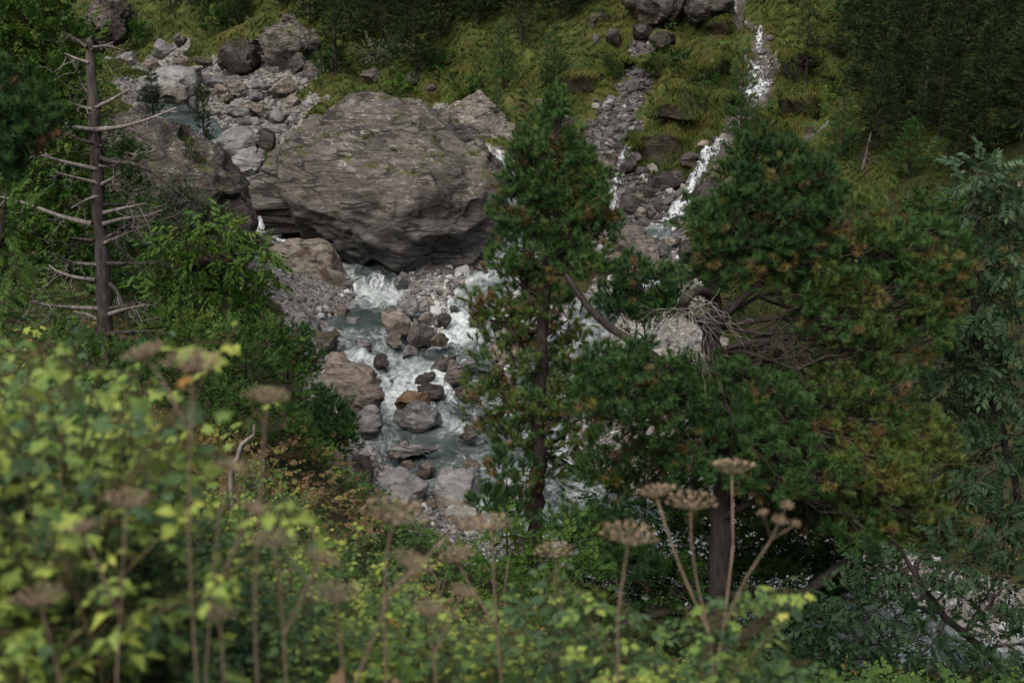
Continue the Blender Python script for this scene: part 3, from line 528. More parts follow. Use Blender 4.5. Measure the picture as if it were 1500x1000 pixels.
NR = [  # px py w h D material label [tilt depth]
 (597,453,40,34,38.9,'grey','rounded grey boulder topping the midstream pile'),
 (578,478,46,44,37.5,'tan','blocky tan rock on the left of the midstream pile'),
 (613,488,62,30,36.9,'banded','striped grey slab leaning across the midstream pile',.75),
 (576,495,34,28,36.7,'banded','dark banded rock at the front of the midstream pile',-.4),
 (598,515,30,22,36,'grey','egg-shaped grey stone at the tip of the midstream pile'),
 (622,470,30,24,37.9,'brown','brown rock behind the striped slab'),
 (621,487,26,24,37.4,'tan','pinkish tan rock right of the striped slab'),
 (642,497,38,30,36.6,'brown','wet brown rock beside the right-hand cascade',.4),
 (648,468,28,24,38.2,'dark','dark grey stone above the right-hand cascade'),
 (665,454,16,12,39.3,'dark','small dark stone upstream of the right-hand cascade'),
 (531,505,28,20,36.6,'grey','rounded stone standing in the left channel'),
 (541,513,14,9,36.2,'dark','small dark stone in the left channel'),
 (556,535,26,34,35,'dark','upright dark stone where the channels meet'),
 (446,477,80,34,38,'grey','grey flat slab below the brown stained boulder',0,1.2),
 (479,500,48,40,36.3,'mossy','mossy brown rock at the bend of the left bank'),
 (468,461,30,12,39.4,'dark','thin dark slab lying on the left-bank gravel',.5),
 (478,463,20,14,39.2,'orange','small reddish stone on the left-bank gravel'),
 (589,416,27,34,42,'grey','grey upright rock beside the small cascade under the giant boulder'),
 (563,410,26,16,42.7,'grey','pale block behind the small cascade under the giant boulder'),
 (652,532,48,22,35.3,'banded','flat banded rock right of the meeting channels',-.25),
 (666,548,40,40,34.3,'banded','brown layered rock on the right bank of the rapids',-.3),
 (690,537,42,30,35,'grey','light grey rock on the right bank of the rapids',-.25),
 (623,556,46,20,34.3,'dark','black wet ledge rock with water spilling round it'),
 (633,573,46,20,33.3,'dark','black wet slab just behind the orange rock'),
 (574,558,8,6,34.2,'brown','tiny brown stone in the white water'),
 (682,578,36,36,33,'brown','brown rock under the pine branches by the rapids'),
 (540,600,28,26,32.5,'grey','small grey rock above the rounded pale boulder'),
 (519,592,22,18,32.8,'pale','pale stone at the foot of the dwarf pine'),
 (700,615,32,18,31.6,'grey','low grey rock at the right edge of the pool'),
 (690,632,40,22,30.9,'banded','wet rock at the outlet of the pool'),
 (602,656,84,20,29.9,'pale','long low slab along the front edge of the pool',0,1.1),
 (576,668,22,14,29.4,'tan','tan cobble on the gravel bar'),
 (625,686,28,26,28.9,'brown','square brown stone standing on the gravel bar'),
 (598,682,30,15,28.9,'tan','flat tan stone behind the broad pale slab'),
 (690,682,36,22,29.2,'brown','reddish brown rock beside the lower rapid',.3),
 (696,708,32,34,28.2,'grey','grey rock touching the pointed pale boulder'),
 (735,722,52,36,27.8,'pale','low pale boulder under the central pine'),
 (634,738,34,20,27.5,'tan','flat stone in front of the pointed pale boulder'),
 (740,515,52,46,36.3,'tan','pale tan rock half hidden by the central pine'),
 (702,470,30,40,38.5,'brown','brown rock at the right of the right-hand cascade'),
 (752,640,44,22,30.8,'grey','grey rock behind the central pine trunk'),
 (237,73,38,38,81,'grey','round grey boulder standing upright in the upper stream bed'),
 (263,58,24,22,83,'lichen','dark angular rock behind the round upper boulder'),
 (266,88,28,16,80,'brown','brown block right of the round upper boulder'),
 (296,90,36,20,78.5,'mossy','low mossy rock at the edge of the upper grass'),
 (161,92,28,24,84,'pale','pale pointed rock near the top of the dead tree'),
 (188,84,40,24,86,'pale','heap of pale stone upstream of the wide slab'),
 (222,93,28,18,79,'tan','tan wedge in front of the round upper boulder'),
 (438,96,34,36,72,'lichen','lichen-spotted rock at the foot of the tall crag'),
 (457,108,32,50,71,'lichen','upright speckled rock right of the tall crag'),
 (415,130,56,26,69,'brown','long brown block lying below the tall crag',-.2),
 (494,116,20,32,67,'lichen','small pointed lichen rock on the skyline of the giant boulder'),
 (545,115,50,36,66,'lichen','blunt lichen rock just above the giant boulder'),
 (372,158,44,16,63,'tan','flat tan rock on the upper gravel'),
 (374,142,36,18,65,'grey','grey flat rock behind the flat tan rock'),
 (408,172,44,18,61.5,'pale','pale flat rock by the giant boulder'),
 (432,150,22,26,65,'tan','tan upright stone near the top of the giant boulder'),
 (282,152,22,20,66.5,'grey','grey stone standing in the upper water'),
 (255,140,50,24,66,'banded','banded rock between the two small conifers'),
 (395,205,28,34,50.5,'dark','dark block lodged against the giant boulder'),
 (362,178,44,12,57.2,'grey','thin slab above the flat-topped block'),
 (322,130,26,16,70,'tan','tan stone on the upper gravel bank'),
 (335,146,24,14,67,'brown','brown stone on the upper gravel bank'),
 (370,270,30,26,49,'grey','grey rock in the gap left of the giant boulder'),
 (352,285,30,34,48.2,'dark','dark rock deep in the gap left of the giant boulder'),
 (900,50,24,26,60.3,'lichen','white-topped stone on the grassy slope'),
 (873,58,9,18,60.0,'grey','thin standing stone on the grassy slope'),
 (832,190,28,44,51.5,'lichen','upright rock behind the central pine crown'),
 (794,152,18,14,54.5,'tan','small pale rock in the grass left of the scree'),
 (888,242,34,32,49.2,'brown','brown rock beside the head of the narrow waterfall'),
 (926,302,42,34,47.6,'dark','dark rounded rock between the two waterfalls'),
 (948,284,34,28,48.2,'dark','dark rock behind the rounded one between the waterfalls'),
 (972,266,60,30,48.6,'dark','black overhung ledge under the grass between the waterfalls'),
 (921,245,24,24,49.5,'dark','dark stone right of the narrow waterfall'),
 (1078,270,34,50,47,'mossy','moss-topped grey rock behind the right pine crown'),
 (1048,245,40,26,48.6,'mossy','green mossy mound beside the big hillside waterfall'),
 (1030,213,26,14,50.2,'tan','pale stone at the lip of the big hillside waterfall'),
 (954,352,38,16,45.6,'pale','pale flat stone in the tributary bed'),
 (962,362,50,22,45,'grey','grey rounded stone in the tributary bed'),
 (1005,366,30,36,44.3,'dark','dark rock next to the right pine crown'),
 (968,392,56,22,43.7,'banded','streaked flat rock at the bottom of the tributary bed'),
 (905,382,36,28,44,'tan','tan boulder right of the central pine crown'),
 (990,352,28,14,45.6,'brown','brown wet stone in the tributary'),
 (940,45,34,26,59.5,'dark','dark stone at the head of the scree gully'),
 (972,56,50,26,58.8,'mossy','mossy ledge right of the scree gully'),
 (1100,60,40,28,58,'mossy','dark mossy rock at the top of the hillside waterfall'),
 (1138,92,26,12,56,'dark','dark ledge with a thread of water on the hillside'),
 (1098,255,26,30,48,'mossy','wet mossy rock under the small side waterfall'),
 (880,30,70,32,62,'mossy','grass-capped overhanging rock on the upper slope'),
 (1495,285,26,70,40.5,'brown','bare earthy rock at the right edge'),
 (605,115,26,22,64,'mossy','reddish mossy rock in the shade behind the giant boulder'),
 (631,128,22,14,62.5,'dark','dark stone in the shade behind the giant boulder'),
 (350,165,52,16,62.5,'grey','broad flat grey slab on the upper gravel beside the stream'),(310,118,60,20,72,'grey','wide grey slab at the head of the upper gravel'),(400,188,46,14,57.5,'grey','flat grey slab close to the shoulder of the giant boulder'),(345,128,40,16,70.5,'banded','banded flat rock on the upper gravel'),(205,108,46,20,80,'grey','smooth grey rock behind the wide bedrock slab'),(385,128,34,14,70,'grey','grey flat stone below the tall crag'),
 (415,452,44,28,40.3,'brown','brown block stacked below the brown stained boulder'),(446,456,38,22,39.9,'grey','grey block stacked below the brown stained boulder'),(498,458,34,20,39.8,'brown','brown slab at the foot of the brown stained boulder'),(515,474,28,18,38.7,'grey','flat grey stone at the edge of the left channel'),
 (424,482,44,26,37.9,'tan','tan block behind the dwarf pines on the left bank'),(458,515,34,24,35.6,'tan','tan rock beside the mossy brown rock'),(500,508,26,18,36.4,'grey','grey stone between the mossy brown rock and the water'),(520,545,20,16,34.9,'dark','dark stone wedged above the large tan slab'),
 (1090,118,20,18,54.8,'dark','wet dark rock left of the widest part of the hillside waterfall'),(1132,112,22,20,55,'mossy','mossy rock right of the widest part of the hillside waterfall'),
 (1122,145,24,16,53.8,'dark','dark stone on the right of the falling water behind the bushy pine'),(1096,80,22,20,57,'mossy','mossy stone left of the upper thread of the waterfall'),
 (1124,72,20,24,57.2,'mossy','mossy stone right of the upper thread of the waterfall'),(1050,205,24,16,50.8,'dark','dark wet lip rock above the lower waterfall'),
 (1010,235,34,26,49.6,'dark','dark hollowed rock left of the lower waterfall'),(1045,262,26,24,48.2,'mossy','moss-draped rock hugging the right of the lower waterfall'),
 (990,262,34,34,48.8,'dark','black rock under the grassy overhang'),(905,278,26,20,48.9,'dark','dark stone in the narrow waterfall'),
 (940,312,28,20,47.2,'brown','brown boulder between the feet of the two waterfalls'),(962,306,24,22,47.5,'dark','dark stone by the foot of the big waterfall'),(1178,190,20,12,49.8,'mossy','mossy stone beside the small side waterfall'),(1150,208,22,12,49.2,'dark','dark stone at the lower end of the small side waterfall'),
]
for L in NR:
    t = L[7] if len(L) > 7 else 0; dp = L[8] if len(L) > 8 else 1.
    rock(*L[:5], L[5], L[6], cat='rock', name='rock', tilt=t, depth=dp, sub=4, fac=10, amp=.10, strata=.05 if L[5] == 'banded' else .03)

# hummocks of turf and moss bulging out of the slope beside the falls
MOUNDS = [(1035,98,84,46,'long grassy hummock left of the upper waterfall'),(1000,152,92,50,'broad grassy hummock above the mossy overhang'),(978,216,104,56,'big shaggy hummock overhanging the dark rocks between the falls'),(938,222,52,44,'shaggy hummock at the head of the narrow waterfall'),
  (1062,152,56,38,'small hummock left of the bushy pine by the waterfall'),(1166,96,90,48,'yellow-green hummock right of the widest part of the waterfall'),(1176,150,80,40,'mossy hummock above the small side waterfall'),(1136,196,58,30,'low mossy hummock below the hillside waterfall'),(1218,62,70,44,'pale grassy hummock high on the right of the waterfall'),
  (1058,42,50,32,'mossy hummock beside the top thread of the waterfall'),(1236,118,60,40,'hummock at the edge of the dark right-hand conifers'),(905,96,50,30,'hummock on the left rim of the scree gully'),(962,100,44,40,'hummock on the right rim of the scree gully'),(858,118,70,34,'low rounded hummock in the grass left of the scree gully')]
MPTS = []
for (a, b, w_, h_, lab) in MOUNDS:
    D = hit1(a, b + h_ * .3, 30)[1]; mo_ = rock(a, b, w_, h_, D + .15, 'turf', lab, cat='hummock', name='grassy_hummock', depth=1.1, sub=4, fac=5, amp=.12, strata=.02, lo=.8)
    mv = np.array([v.co for v in mo_.data.vertices]) + np.array(mo_.location); mn = np.array([v.normal for v in mo_.data.vertices]); MPTS.append((mv[(mn[:, 2] > .12)], mn[(mn[:, 2] > .12)]))
# countable stones: shared shapes, each one its own object
SH = []
for k in range(12):
    r = np.random.default_rng(100 + k); v, f = ico(4); v = facet(v, r, 9, .6, .95, .50); v = v / np.abs(v).max(0)
    v = roughen(v, v / np.linalg.norm(v, axis=1)[:, None], 1, r, .07, .015); v = chips(v, np.zeros(3), r, 12, .75, .16); SH.append((v, f))
STM = ['grey', 'grey', 'pale', 'tan', 'brown', 'grey', 'pale', 'banded', 'dark', 'tan']
smesh = {}
def stone_mesh(k, mat):
    if (k, mat) not in smesh:
        mb = MB(); mb.add(*SH[k]); o = mb.build('stone', RM[mat], smooth=True); smesh[(k, mat)] = o.data; bpy.data.objects.remove(o)
    return smesh[(k, mat)]
AREAS = [  # px0 py0 px1 py1 count, size px lo hi, material choices, label, group
 (540,640,720,690,22,9,22,['grey','pale','tan','grey'],'pale cobble on the bar between the pool and the flat slabs','cobbles on the pool bar'),
 (540,758,690,825,26,8,17,['grey','pale','grey','tan'],'bluish grey cobble on the lowest gravel bar','cobbles on the lowest gravel bar'),
 (560,425,700,520,26,7,16,['grey','dark','banded','brown','tan'],'small stone on the gravel under the giant boulder','stones under the giant boulder'),
 (410,440,520,500,14,7,16,['grey','dark','brown','banded'],'small stone on the bank below the brown stained boulder','stones on the left bank gravel'),
 (200,70,470,190,44,7,20,['grey','grey','tan','banded','brown'],'pale stone strewn over the upper stream bed','stones of the upper stream bed'),
 (860,90,960,230,24,7,16,['brown','dark','dark','left'],'brown broken stone in the scree gully','stones of the scree gully'),
 (880,235,1010,330,22,9,24,['dark','dark','brown'],'wet dark stone at the foot of the waterfalls','stones at the foot of the waterfalls'),
 (890,325,1010,420,16,9,22,['grey','banded','tan','brown'],'grey stone in the tributary bed','stones of the tributary bed'),
 (860,420,1010,500,10,9,18,['pale','grey','tan'],'pale stone on the gravel seen between the pines','stones between the pines'),
 (820,600,1010,760,14,9,22,['pale','grey','tan'],'pale cobble glimpsed through the lower pine branches','cobbles behind the pine branches'),
 (1200,850,1450,1000,18,12,30,['pale','grey','pale','tan'],'pale river stone seen through the ash leaves','stones behind the ash leaves'),
 (500,470,560,530,8,7,15,['dark','grey','banded'],'wet stone breaking the surface of the left channel','wet stones in the left channel'),
 (555,530,700,650,20,7,18,['dark','grey','banded','brown'],'wet stone standing in the white water of the rapids','wet stones in the rapids'),
 (690,480,790,700,14,9,22,['tan','pale','grey','brown'],'stone on the right bank behind the central pine','stones of the right bank'),
]
for (x0, y0, x1, y1, cnt, lo, hi, mats, lab, grp) in AREAS:
    r = np.random.default_rng(int(x0 * 3 + y0)); px = r.uniform(x0, x1, cnt * 6); py = r.uniform(y0, y1, cnt * 6); P, ok = hit(px, py, 15); ok &= gravel(P[:, 0], P[:, 1]) > .35
    ii = np.where(ok)[0][:cnt]
    for i in ii:
        s = lo * (hi / lo) ** (r.random() ** 1.6) * mpp(py[i], P[i, 1]) / 2
        o = bpy.data.objects.new('stone', stone_mesh(int(r.integers(12)), mats[int(r.integers(len(mats)))])); C.objects.link(o)
        o.location = P[i] + (0, 0, s * .15 + (.22 if lab.startswith('wet stone') else 0)); o.scale = (s * r.uniform(.9, 1.3), s * r.uniform(.8, 1.2), s * r.uniform(.5, .85)); o.rotation_euler = (r.uniform(-.4, .4), r.uniform(-.4, .4), r.uniform(0, 6.3))
        tag(o, lab, 'stone', grp)
# uncountable gravel and cobbles: one object
n = NT('gravel_stone'); t = n.attr('tint'); co = n.n('ShaderNodeTexCoord').outputs['Object']
col = n.ramp(t, [(0, (.030,.027,.026)), (.2, (.085,.082,.084)), (.45, (.16,.162,.168)), (.62, (.19,.17,.15)), (.78, (.29,.292,.298)), (1, (.50,.50,.50))])
p = n.n('ShaderNodeBsdfPrincipled', i_Roughness=.8); n.put(p.inputs['Base Color'], n.mix(.5, col, n.ramp(n.noise(co, 16, 4), [(.3, .25), (.7, 1.)]), 'MULTIPLY')); M_GRAVEL = n.done(p.outputs[0])
v2, f2 = ico(2); peb = []
for k in range(6):
    r = np.random.default_rng(300 + k); v = facet(v2, r, 6, .6, .95, .56); peb.append(v / np.abs(v).max(0))
r = np.random.default_rng(77); N = 26000
px = np.concatenate([r.uniform(120, 1500, N), r.uniform(500, 760, 7000), r.uniform(150, 480, 7000), r.uniform(840, 1010, 8000)]); py = np.concatenate([r.uniform(40, 1040, N), r.uniform(400, 840, 7000), r.uniform(60, 220, 7000), r.uniform(60, 420, 8000)])
P, ok = hit(px, py, 15); g = gravel(P[:, 0], P[:, 1]); sd = np.sqrt(((P[:, None, :2] - _sp[None, ::3]) ** 2).sum(-1)).min(1)
ok &= (g > .3 + .35 * r.random(len(px))) & (sd > .25)
P = P[ok]; N = len(P); mb = MB(); s = r.lognormal(-3.0, .55, N).clip(.022, .24) * (P[:, 1] / 38) ** .7
hs = (P[:, 1] > 46.5) & (P[:, 0] > 1.8)
tn = np.where(hs, r.uniform(0, .8, N), r.uniform(.1, 1, N)); tn = np.where(hs, np.where(r.random(N) < .12, r.uniform(.5, .72, N), r.uniform(0, .27, N)), tn)
tn = np.where((P[:, 1] > 54) & ~hs, tn * .72, tn); s = np.where((P[:, 1] > 54) & ~hs, s * .8, s)
for k in range(6):
    q = np.arange(N) % 6 == k; m_ = q.sum(); Rm = basis(r.normal(size=(m_, 3)) * (.5, .5, 1), r.uniform(0, 6.3, m_))
    inst(mb, peb[k] * (1, .8, .6), f2, P[q] + np.stack([np.zeros(m_), np.zeros(m_), s[q] * .2], -1), Rm, s[q], tn[q])
tag(mb.build('gravel', M_GRAVEL, smooth=False), kind='stuff')
# ------------------------------------------------------------------ foliage templates
PINE_STOPS = [(0, (.016,.034,.013)), (.25, (.038,.082,.030)), (.45, (.060,.128,.040)), (.60, (.108,.150,.038)), (.74, (.165,.160,.045)), (.88, (.15,.098,.048)), (1, (.15,.088,.048))]
M_PINE = leaf_mat('pine_needles', PINE_STOPS, .25, .5, .3)
M_FIR = leaf_mat('dark_conifer_needles', [(0, (.016,.024,.010)), (.3, (.026,.045,.019)), (.6, (.046,.072,.024)), (.85, (.074,.09,.028)), (1, (.08,.065,.03))], .15, .6, .2)
M_BARK = bark_mat('pine_bark', (.010,.008,.007), (.048,.040,.036), 1.6)
M_TWIG = bark_mat('twig_bark', (.020,.016,.013), (.085,.070,.060))
M_DEAD = bark_mat('dead_wood', (.014,.012,.011), (.095,.082,.075), 1.4)
M_DEADB = bark_mat('bleached_dead_branch', (.06,.052,.048), (.27,.245,.23))
M_ASH = leaf_mat('ash_leaves', [(0, (.010,.024,.010)), (.35, (.028,.058,.026)), (.65, (.060,.105,.055)), (.85, (.115,.165,.10)), (1, (.14,.16,.05))], .25, .45, .45)
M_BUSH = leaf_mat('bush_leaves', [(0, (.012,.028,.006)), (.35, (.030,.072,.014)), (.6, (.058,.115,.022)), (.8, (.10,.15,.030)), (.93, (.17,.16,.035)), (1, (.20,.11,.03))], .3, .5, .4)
M_WILLOW = leaf_mat('grey_willow_leaves', [(0, (.025,.038,.022)), (.5, (.062,.085,.052)), (1, (.12,.14,.09))], .2, .6, .3)

def tuft(L, M, nl, w, seed, spread=.85, base=.0):
    """a shoot of pine needles along +Z"""
    r = np.random.default_rng(seed); t = r.random(M) ** .8; ph = r.uniform(0, 6.283, M)
    el = r.uniform(.35, 1.25, M) * spread * (1.15 - .6 * t)
    d = np.stack([np.cos(ph) * np.sin(el), np.sin(ph) * np.sin(el), np.cos(el)], -1); b = np.stack([np.zeros(M), np.zeros(M), L * t], -1)
    side = np.cross(d, [0.3, .2, 1.]); side /= np.linalg.norm(side, axis=1)[:, None]; ln = nl * r.uniform(.75, 1.1, M)[:, None]
    v = np.stack([b + side * w, b - side * w, b + d * ln], 1).reshape(-1, 3); f = np.arange(M * 3).reshape(-1, 3)
    return v, f, np.tile([-.05, -.05, .04], M)
TUFT = tuft(.11, 90, .092, .0034, 1, 1.3)
TUFT_S = tuft(.16, 34, .10, .006, 2)
TUFT_FAR = tuft(.42, 34, .22, .018, 3, .9)
def leaflet(L, W, fold=.25, droop=.2):
    v = np.array([[0, 0, 0], [W, .45 * L, fold * W], [0, L, -droop * L], [-W, .45 * L, fold * W], [0, .5 * L, -.04 * L]]); f = np.array([[0, 1, 4], [1, 2, 4], [0, 4, 3], [4, 2, 3]]); return v, f
def compound(pairs, L, ll, lw, droop, term=True, seed=0, jit=0.):
    """a pinnate leaf lying along +Z, its upper side towards +Y"""
    r = np.random.default_rng(seed); V, F = [], []; n0 = 0; lv, lf = leaflet(ll, lw)
    def put(pos, ang, sc):
        nonlocal n0
        x, y, z = lv[:, 0], lv[:, 1], lv[:, 2]; c, s = math.cos(ang), math.sin(ang)
        q = np.stack([x * c + y * s, z, -x * s + y * c], -1) * sc
        q[:, 1] -= droop * np.abs(q[:, 0]) ; V.append(q + pos); F.append(lf + n0); n0 += len(lv)
    for k in range(pairs):
        t = .25 + .75 * k / pairs; p = np.array([0, -droop * .6 * L * t * t, L * t])
        for sd in (-1, 1): put(p + np.array([0, 0, jit * L * r.uniform(-.25, .25)]), sd * r.uniform(.9 - jit, 1.2 + jit * .4), r.uniform(.85 - jit * .6, 1.1 + jit * .5))
    if term: put(np.array([0, -droop * .6 * L, L]), 0, 1.)
    return np.concatenate(V), np.concatenate(F)
ASHLEAF = compound(5, .24, .095, .019, .35, seed=1)
ROWAN = compound(6, .17, .055, .012, .25, seed=2)
CHERRY = compound(4, .30, .105, .026, .95, seed=3, jit=.5)
SMALLT = compound(5, .22, .050, .019, .25, seed=4, jit=.5)
FARLEAF = compound(5, .36, .10, .040, .25, seed=5, jit=.6)

def blobs3(B):
    """(px, py, rx, ry, D, depth m) -> centres and radii in metres"""
    c = np.array([pix(b[0], b[1], b[4]) for b in B]); m = np.array([mpp(b[1], b[4]) for b in B])
    rad = np.stack([np.array([b[2] for b in B]) * m, np.array([b[5] for b in B], float), np.array([b[3] for b in B]) * m], -1); return c, rad
def limb(a, b, r0, r1, r, sag=.12, n=6, wig=.05):
    t = np.linspace(0, 1, n)[:, None]; L = np.linalg.norm(b - a); p = a + (b - a) * t; p[:, 2] -= sag * L * np.sin(np.pi * t[:, 0]) * (1 - .3 * t[:, 0])
    p[1:-1] += r.normal(size=(n - 2, 3)) * wig * L; return p, r0 + (r1 - r0) * t[:, 0]
def crown_tree(name, label, cat, trunk, B, dens, tmpl, mat, size, bark=M_BARK, tint=(.45, .14), up=.75, out=.7, twig=.006, dead=0., seed=1, tw_frac=.16, extra=(), group=None, shell=.55, face_up=False, trunk_part='trunk', crown_part='crown', limb_r=.035, twigmat=None, vary=.16, limb_from=.15, gate=(2.2, -.25), hang=0., tw_tint=.5):
    """trunk = [(px,py,D,radius m)..]; B = foliage masses. One thing: trunk (with limbs), crown (shoots on twigs)"""
    r = np.random.default_rng(seed); T = np.array([pix(a, b, d) for a, b, d, _ in trunk]); TR = np.array([t[3] for t in trunk])
    base = T[0].copy(); root = thing(name, base, label, cat, group)
    q = np.linspace(0, len(T) - 1, len(T) * 4); Ti = np.stack([np.interp(q, np.arange(len(T)), T[:, k]) for k in range(3)], -1); Tr = np.interp(q, np.arange(len(T)), TR)
    Ti[1:] += .25 * Tr[1:, None] * r.normal(size=(len(q) - 1, 3)) * (1, 1, 0)
    tb = MB(); tb.tube(Ti, Tr, 10)
    for L in extra:
        E = np.array([pix(a, b, d) for a, b, d, _ in L]); qq = np.linspace(0, len(E) - 1, len(E) * 4); Ei = np.stack([np.interp(qq, np.arange(len(E)), E[:, k]) for k in range(3)], -1)
        k = np.array([.25, .5, .25]); 
        for c in range(3): Ei[1:-1, c] = np.convolve(Ei[:, c], k, 'valid')
        tb.tube(Ei, np.interp(qq, np.arange(len(E)), [l[3] for l in L]), 8)
    Cc, Rd = blobs3(B); cb = MB(); vol = np.prod(Rd, axis=1) ** (2 / 3)
    allP, allD, allT = [], [], []
    for k in range(len(B)):
        bt = B[k][6] if len(B[k]) > 6 else 0.
        n_ = max(6, int(dens * vol[k] * (B[k][7] if len(B[k]) > 7 else 1.))); u = r.normal(size=(n_, 3)); u /= np.linalg.norm(u, axis=1)[:, None]
        rr = shell + (1 - shell) * r.random(n_) ** .6; p = Cc[k] + u * Rd[k] * rr[:, None] * (1 + vary * r.normal(size=(n_, 1)))
        clump = pn(p * gate[0] + seed); keep = clump > gate[1] - .25 * r.random(n_); p, u, clump = p[keep], u[keep], clump[keep]; n_ = len(p)
        d = u * out + np.array([0, 0, up]) + r.normal(size=(n_, 3)) * (.28 if face_up else .5); d[:, 2] -= hang
        tt = tint[0] + bt + tint[1] * clump * 1.3 + r.normal(size=n_) * .04
        if dead:
            dd = (pn(p * 3.1 + 40) + .35 * r.random(n_) - .28 * u[:, 2]) > .52 - dead; tt = np.where(dd, r.uniform(.78, 1., n_), tt)
        allP.append(p); allD.append(d); allT.append(tt)
        j = np.argmin(((Ti - (Cc[k] - np.array([0, 0, .25 * np.linalg.norm(Cc[k] - Ti[len(Ti)//2])]))) ** 2).sum(1) + 1e3 * (np.arange(len(Ti)) < limb_from * len(Ti)))
        p_, r_ = limb(Ti[j], Cc[k], min(limb_r, Tr[j] * .8), limb_r * .35, r); tb.tube(p_, r_, 6)
        for i in np.where(r.random(n_) < tw_frac)[0]:
            s = p_[r.integers(2, len(p_))]; pt, rt = limb(s, p[i], twig * 1.6, twig * .6, r, .04, 5, .06); cb.tube(pt, rt, 3, 1, tw_tint)
    P = np.concatenate(allP); D_ = np.concatenate(allD); Tn = np.concatenate(allT)
    if face_up:   # leaves: tip outwards and drooping, upper side to the sky
        D_ = D_ / np.linalg.norm(D_, axis=1)[:, None]; upv = np.array([0, 0, 1.]) + r.normal(size=(len(P), 3)) * .35
        y = upv - (upv * D_).sum(1)[:, None] * D_; y /= np.linalg.norm(y, axis=1)[:, None]; x = np.cross(y, D_); Rm = np.stack([x, y, D_], -1)
    else: Rm = basis(D_, r.uniform(0, 6.3, len(P)))
    sz = size * r.uniform(.72, 1.25, len(P))
    inst(cb, tmpl[0], tmpl[1], P, Rm, sz, Tn, 0, tmpl[2] if len(tmpl) > 2 else None)
    tb.build(trunk_part, bark, root, smooth=True, loc=base).location = (0, 0, 0)
    cb.build(crown_part, [mat, twigmat or M_TWIG], root, loc=base).location = (0, 0, 0)
    return root
# ------------------------------------------------------------------ the two large mountain pines
D1 = 20.
crown_tree('mountain_pine', 'dense green mountain pine in the middle, upright with a narrow pointed crown', 'tree',
  [(782,850,D1,.13),(785,760,D1,.125),(786,700,D1,.12),(788,640,D1,.11),(790,560,D1,.095),(796,470,D1,.08),(806,380,D1,.065),(812,300,D1,.05),(815,220,D1,.035),(816,140,D1,.015)],
  [(b[0], b[1], b[2] * (1.06 if b[1] < 420 else 1.), b[3], b[4], b[5], b[6] if len(b) > 6 else 0., .55 if b[1] > 420 else .85) for b in
  [(815,150,16,26,D1,.22),(812,190,32,30,D1,.35),(800,225,48,32,D1,.5),(795,270,58,32,D1,.6),(775,215,22,20,D1-.3,.25),(848,235,24,24,D1,.3),(865,265,26,24,D1,.3),(870,300,28,24,D1-.2,.35),(765,262,26,26,D1,.3),(760,310,34,30,D1,.4),(820,315,56,38,D1,.6),(865,345,36,30,D1-.2,.4),(755,360,32,30,D1,.4),(800,375,58,40,D1,.6),(850,385,40,26,D1-.2,.4),(885,330,20,22,D1,.25),
   (750,405,30,20,D1,.35,.12),(780,430,52,30,D1,.5,.14),(725,470,34,30,D1,.4,.14),(770,480,52,34,D1+.3,.5,.12),(830,470,34,36,D1+.3,.4,.14),(740,525,44,30,D1,.45,.12),(800,530,50,36,D1+.3,.5,.10),(850,520,34,30,D1+.3,.4,.12),
   (730,580,40,26,D1,.4,.14),(780,590,50,34,D1,.5,.12),(740,630,40,20,D1,.4,.12),(830,600,40,36,D1,.4,.12),(850,560,40,24,D1+.3,.4,.1),(840,650,36,22,D1,.35,.12),(700,560,26,22,D1,.35,.14),(700,610,26,18,D1,.35,.14),(770,650,50,22,D1+.3,.45,.10),(860,610,30,26,D1+.3,.4,.12),(790,690,40,16,D1+.3,.4,.10),(705,440,24,20,D1,.3,.1),(880,560,30,26,D1+.4,.4,.1),(870,680,40,22,D1+.4,.4,.12),(715,385,10,18,D1,.15,.05)]],
  1050, TUFT, M_PINE, 1.1, gate=(2.6, -.10), tint=(.36, .16), dead=-.10, limb_from=.3, seed=21, limb_r=.032)
D2 = 16.5
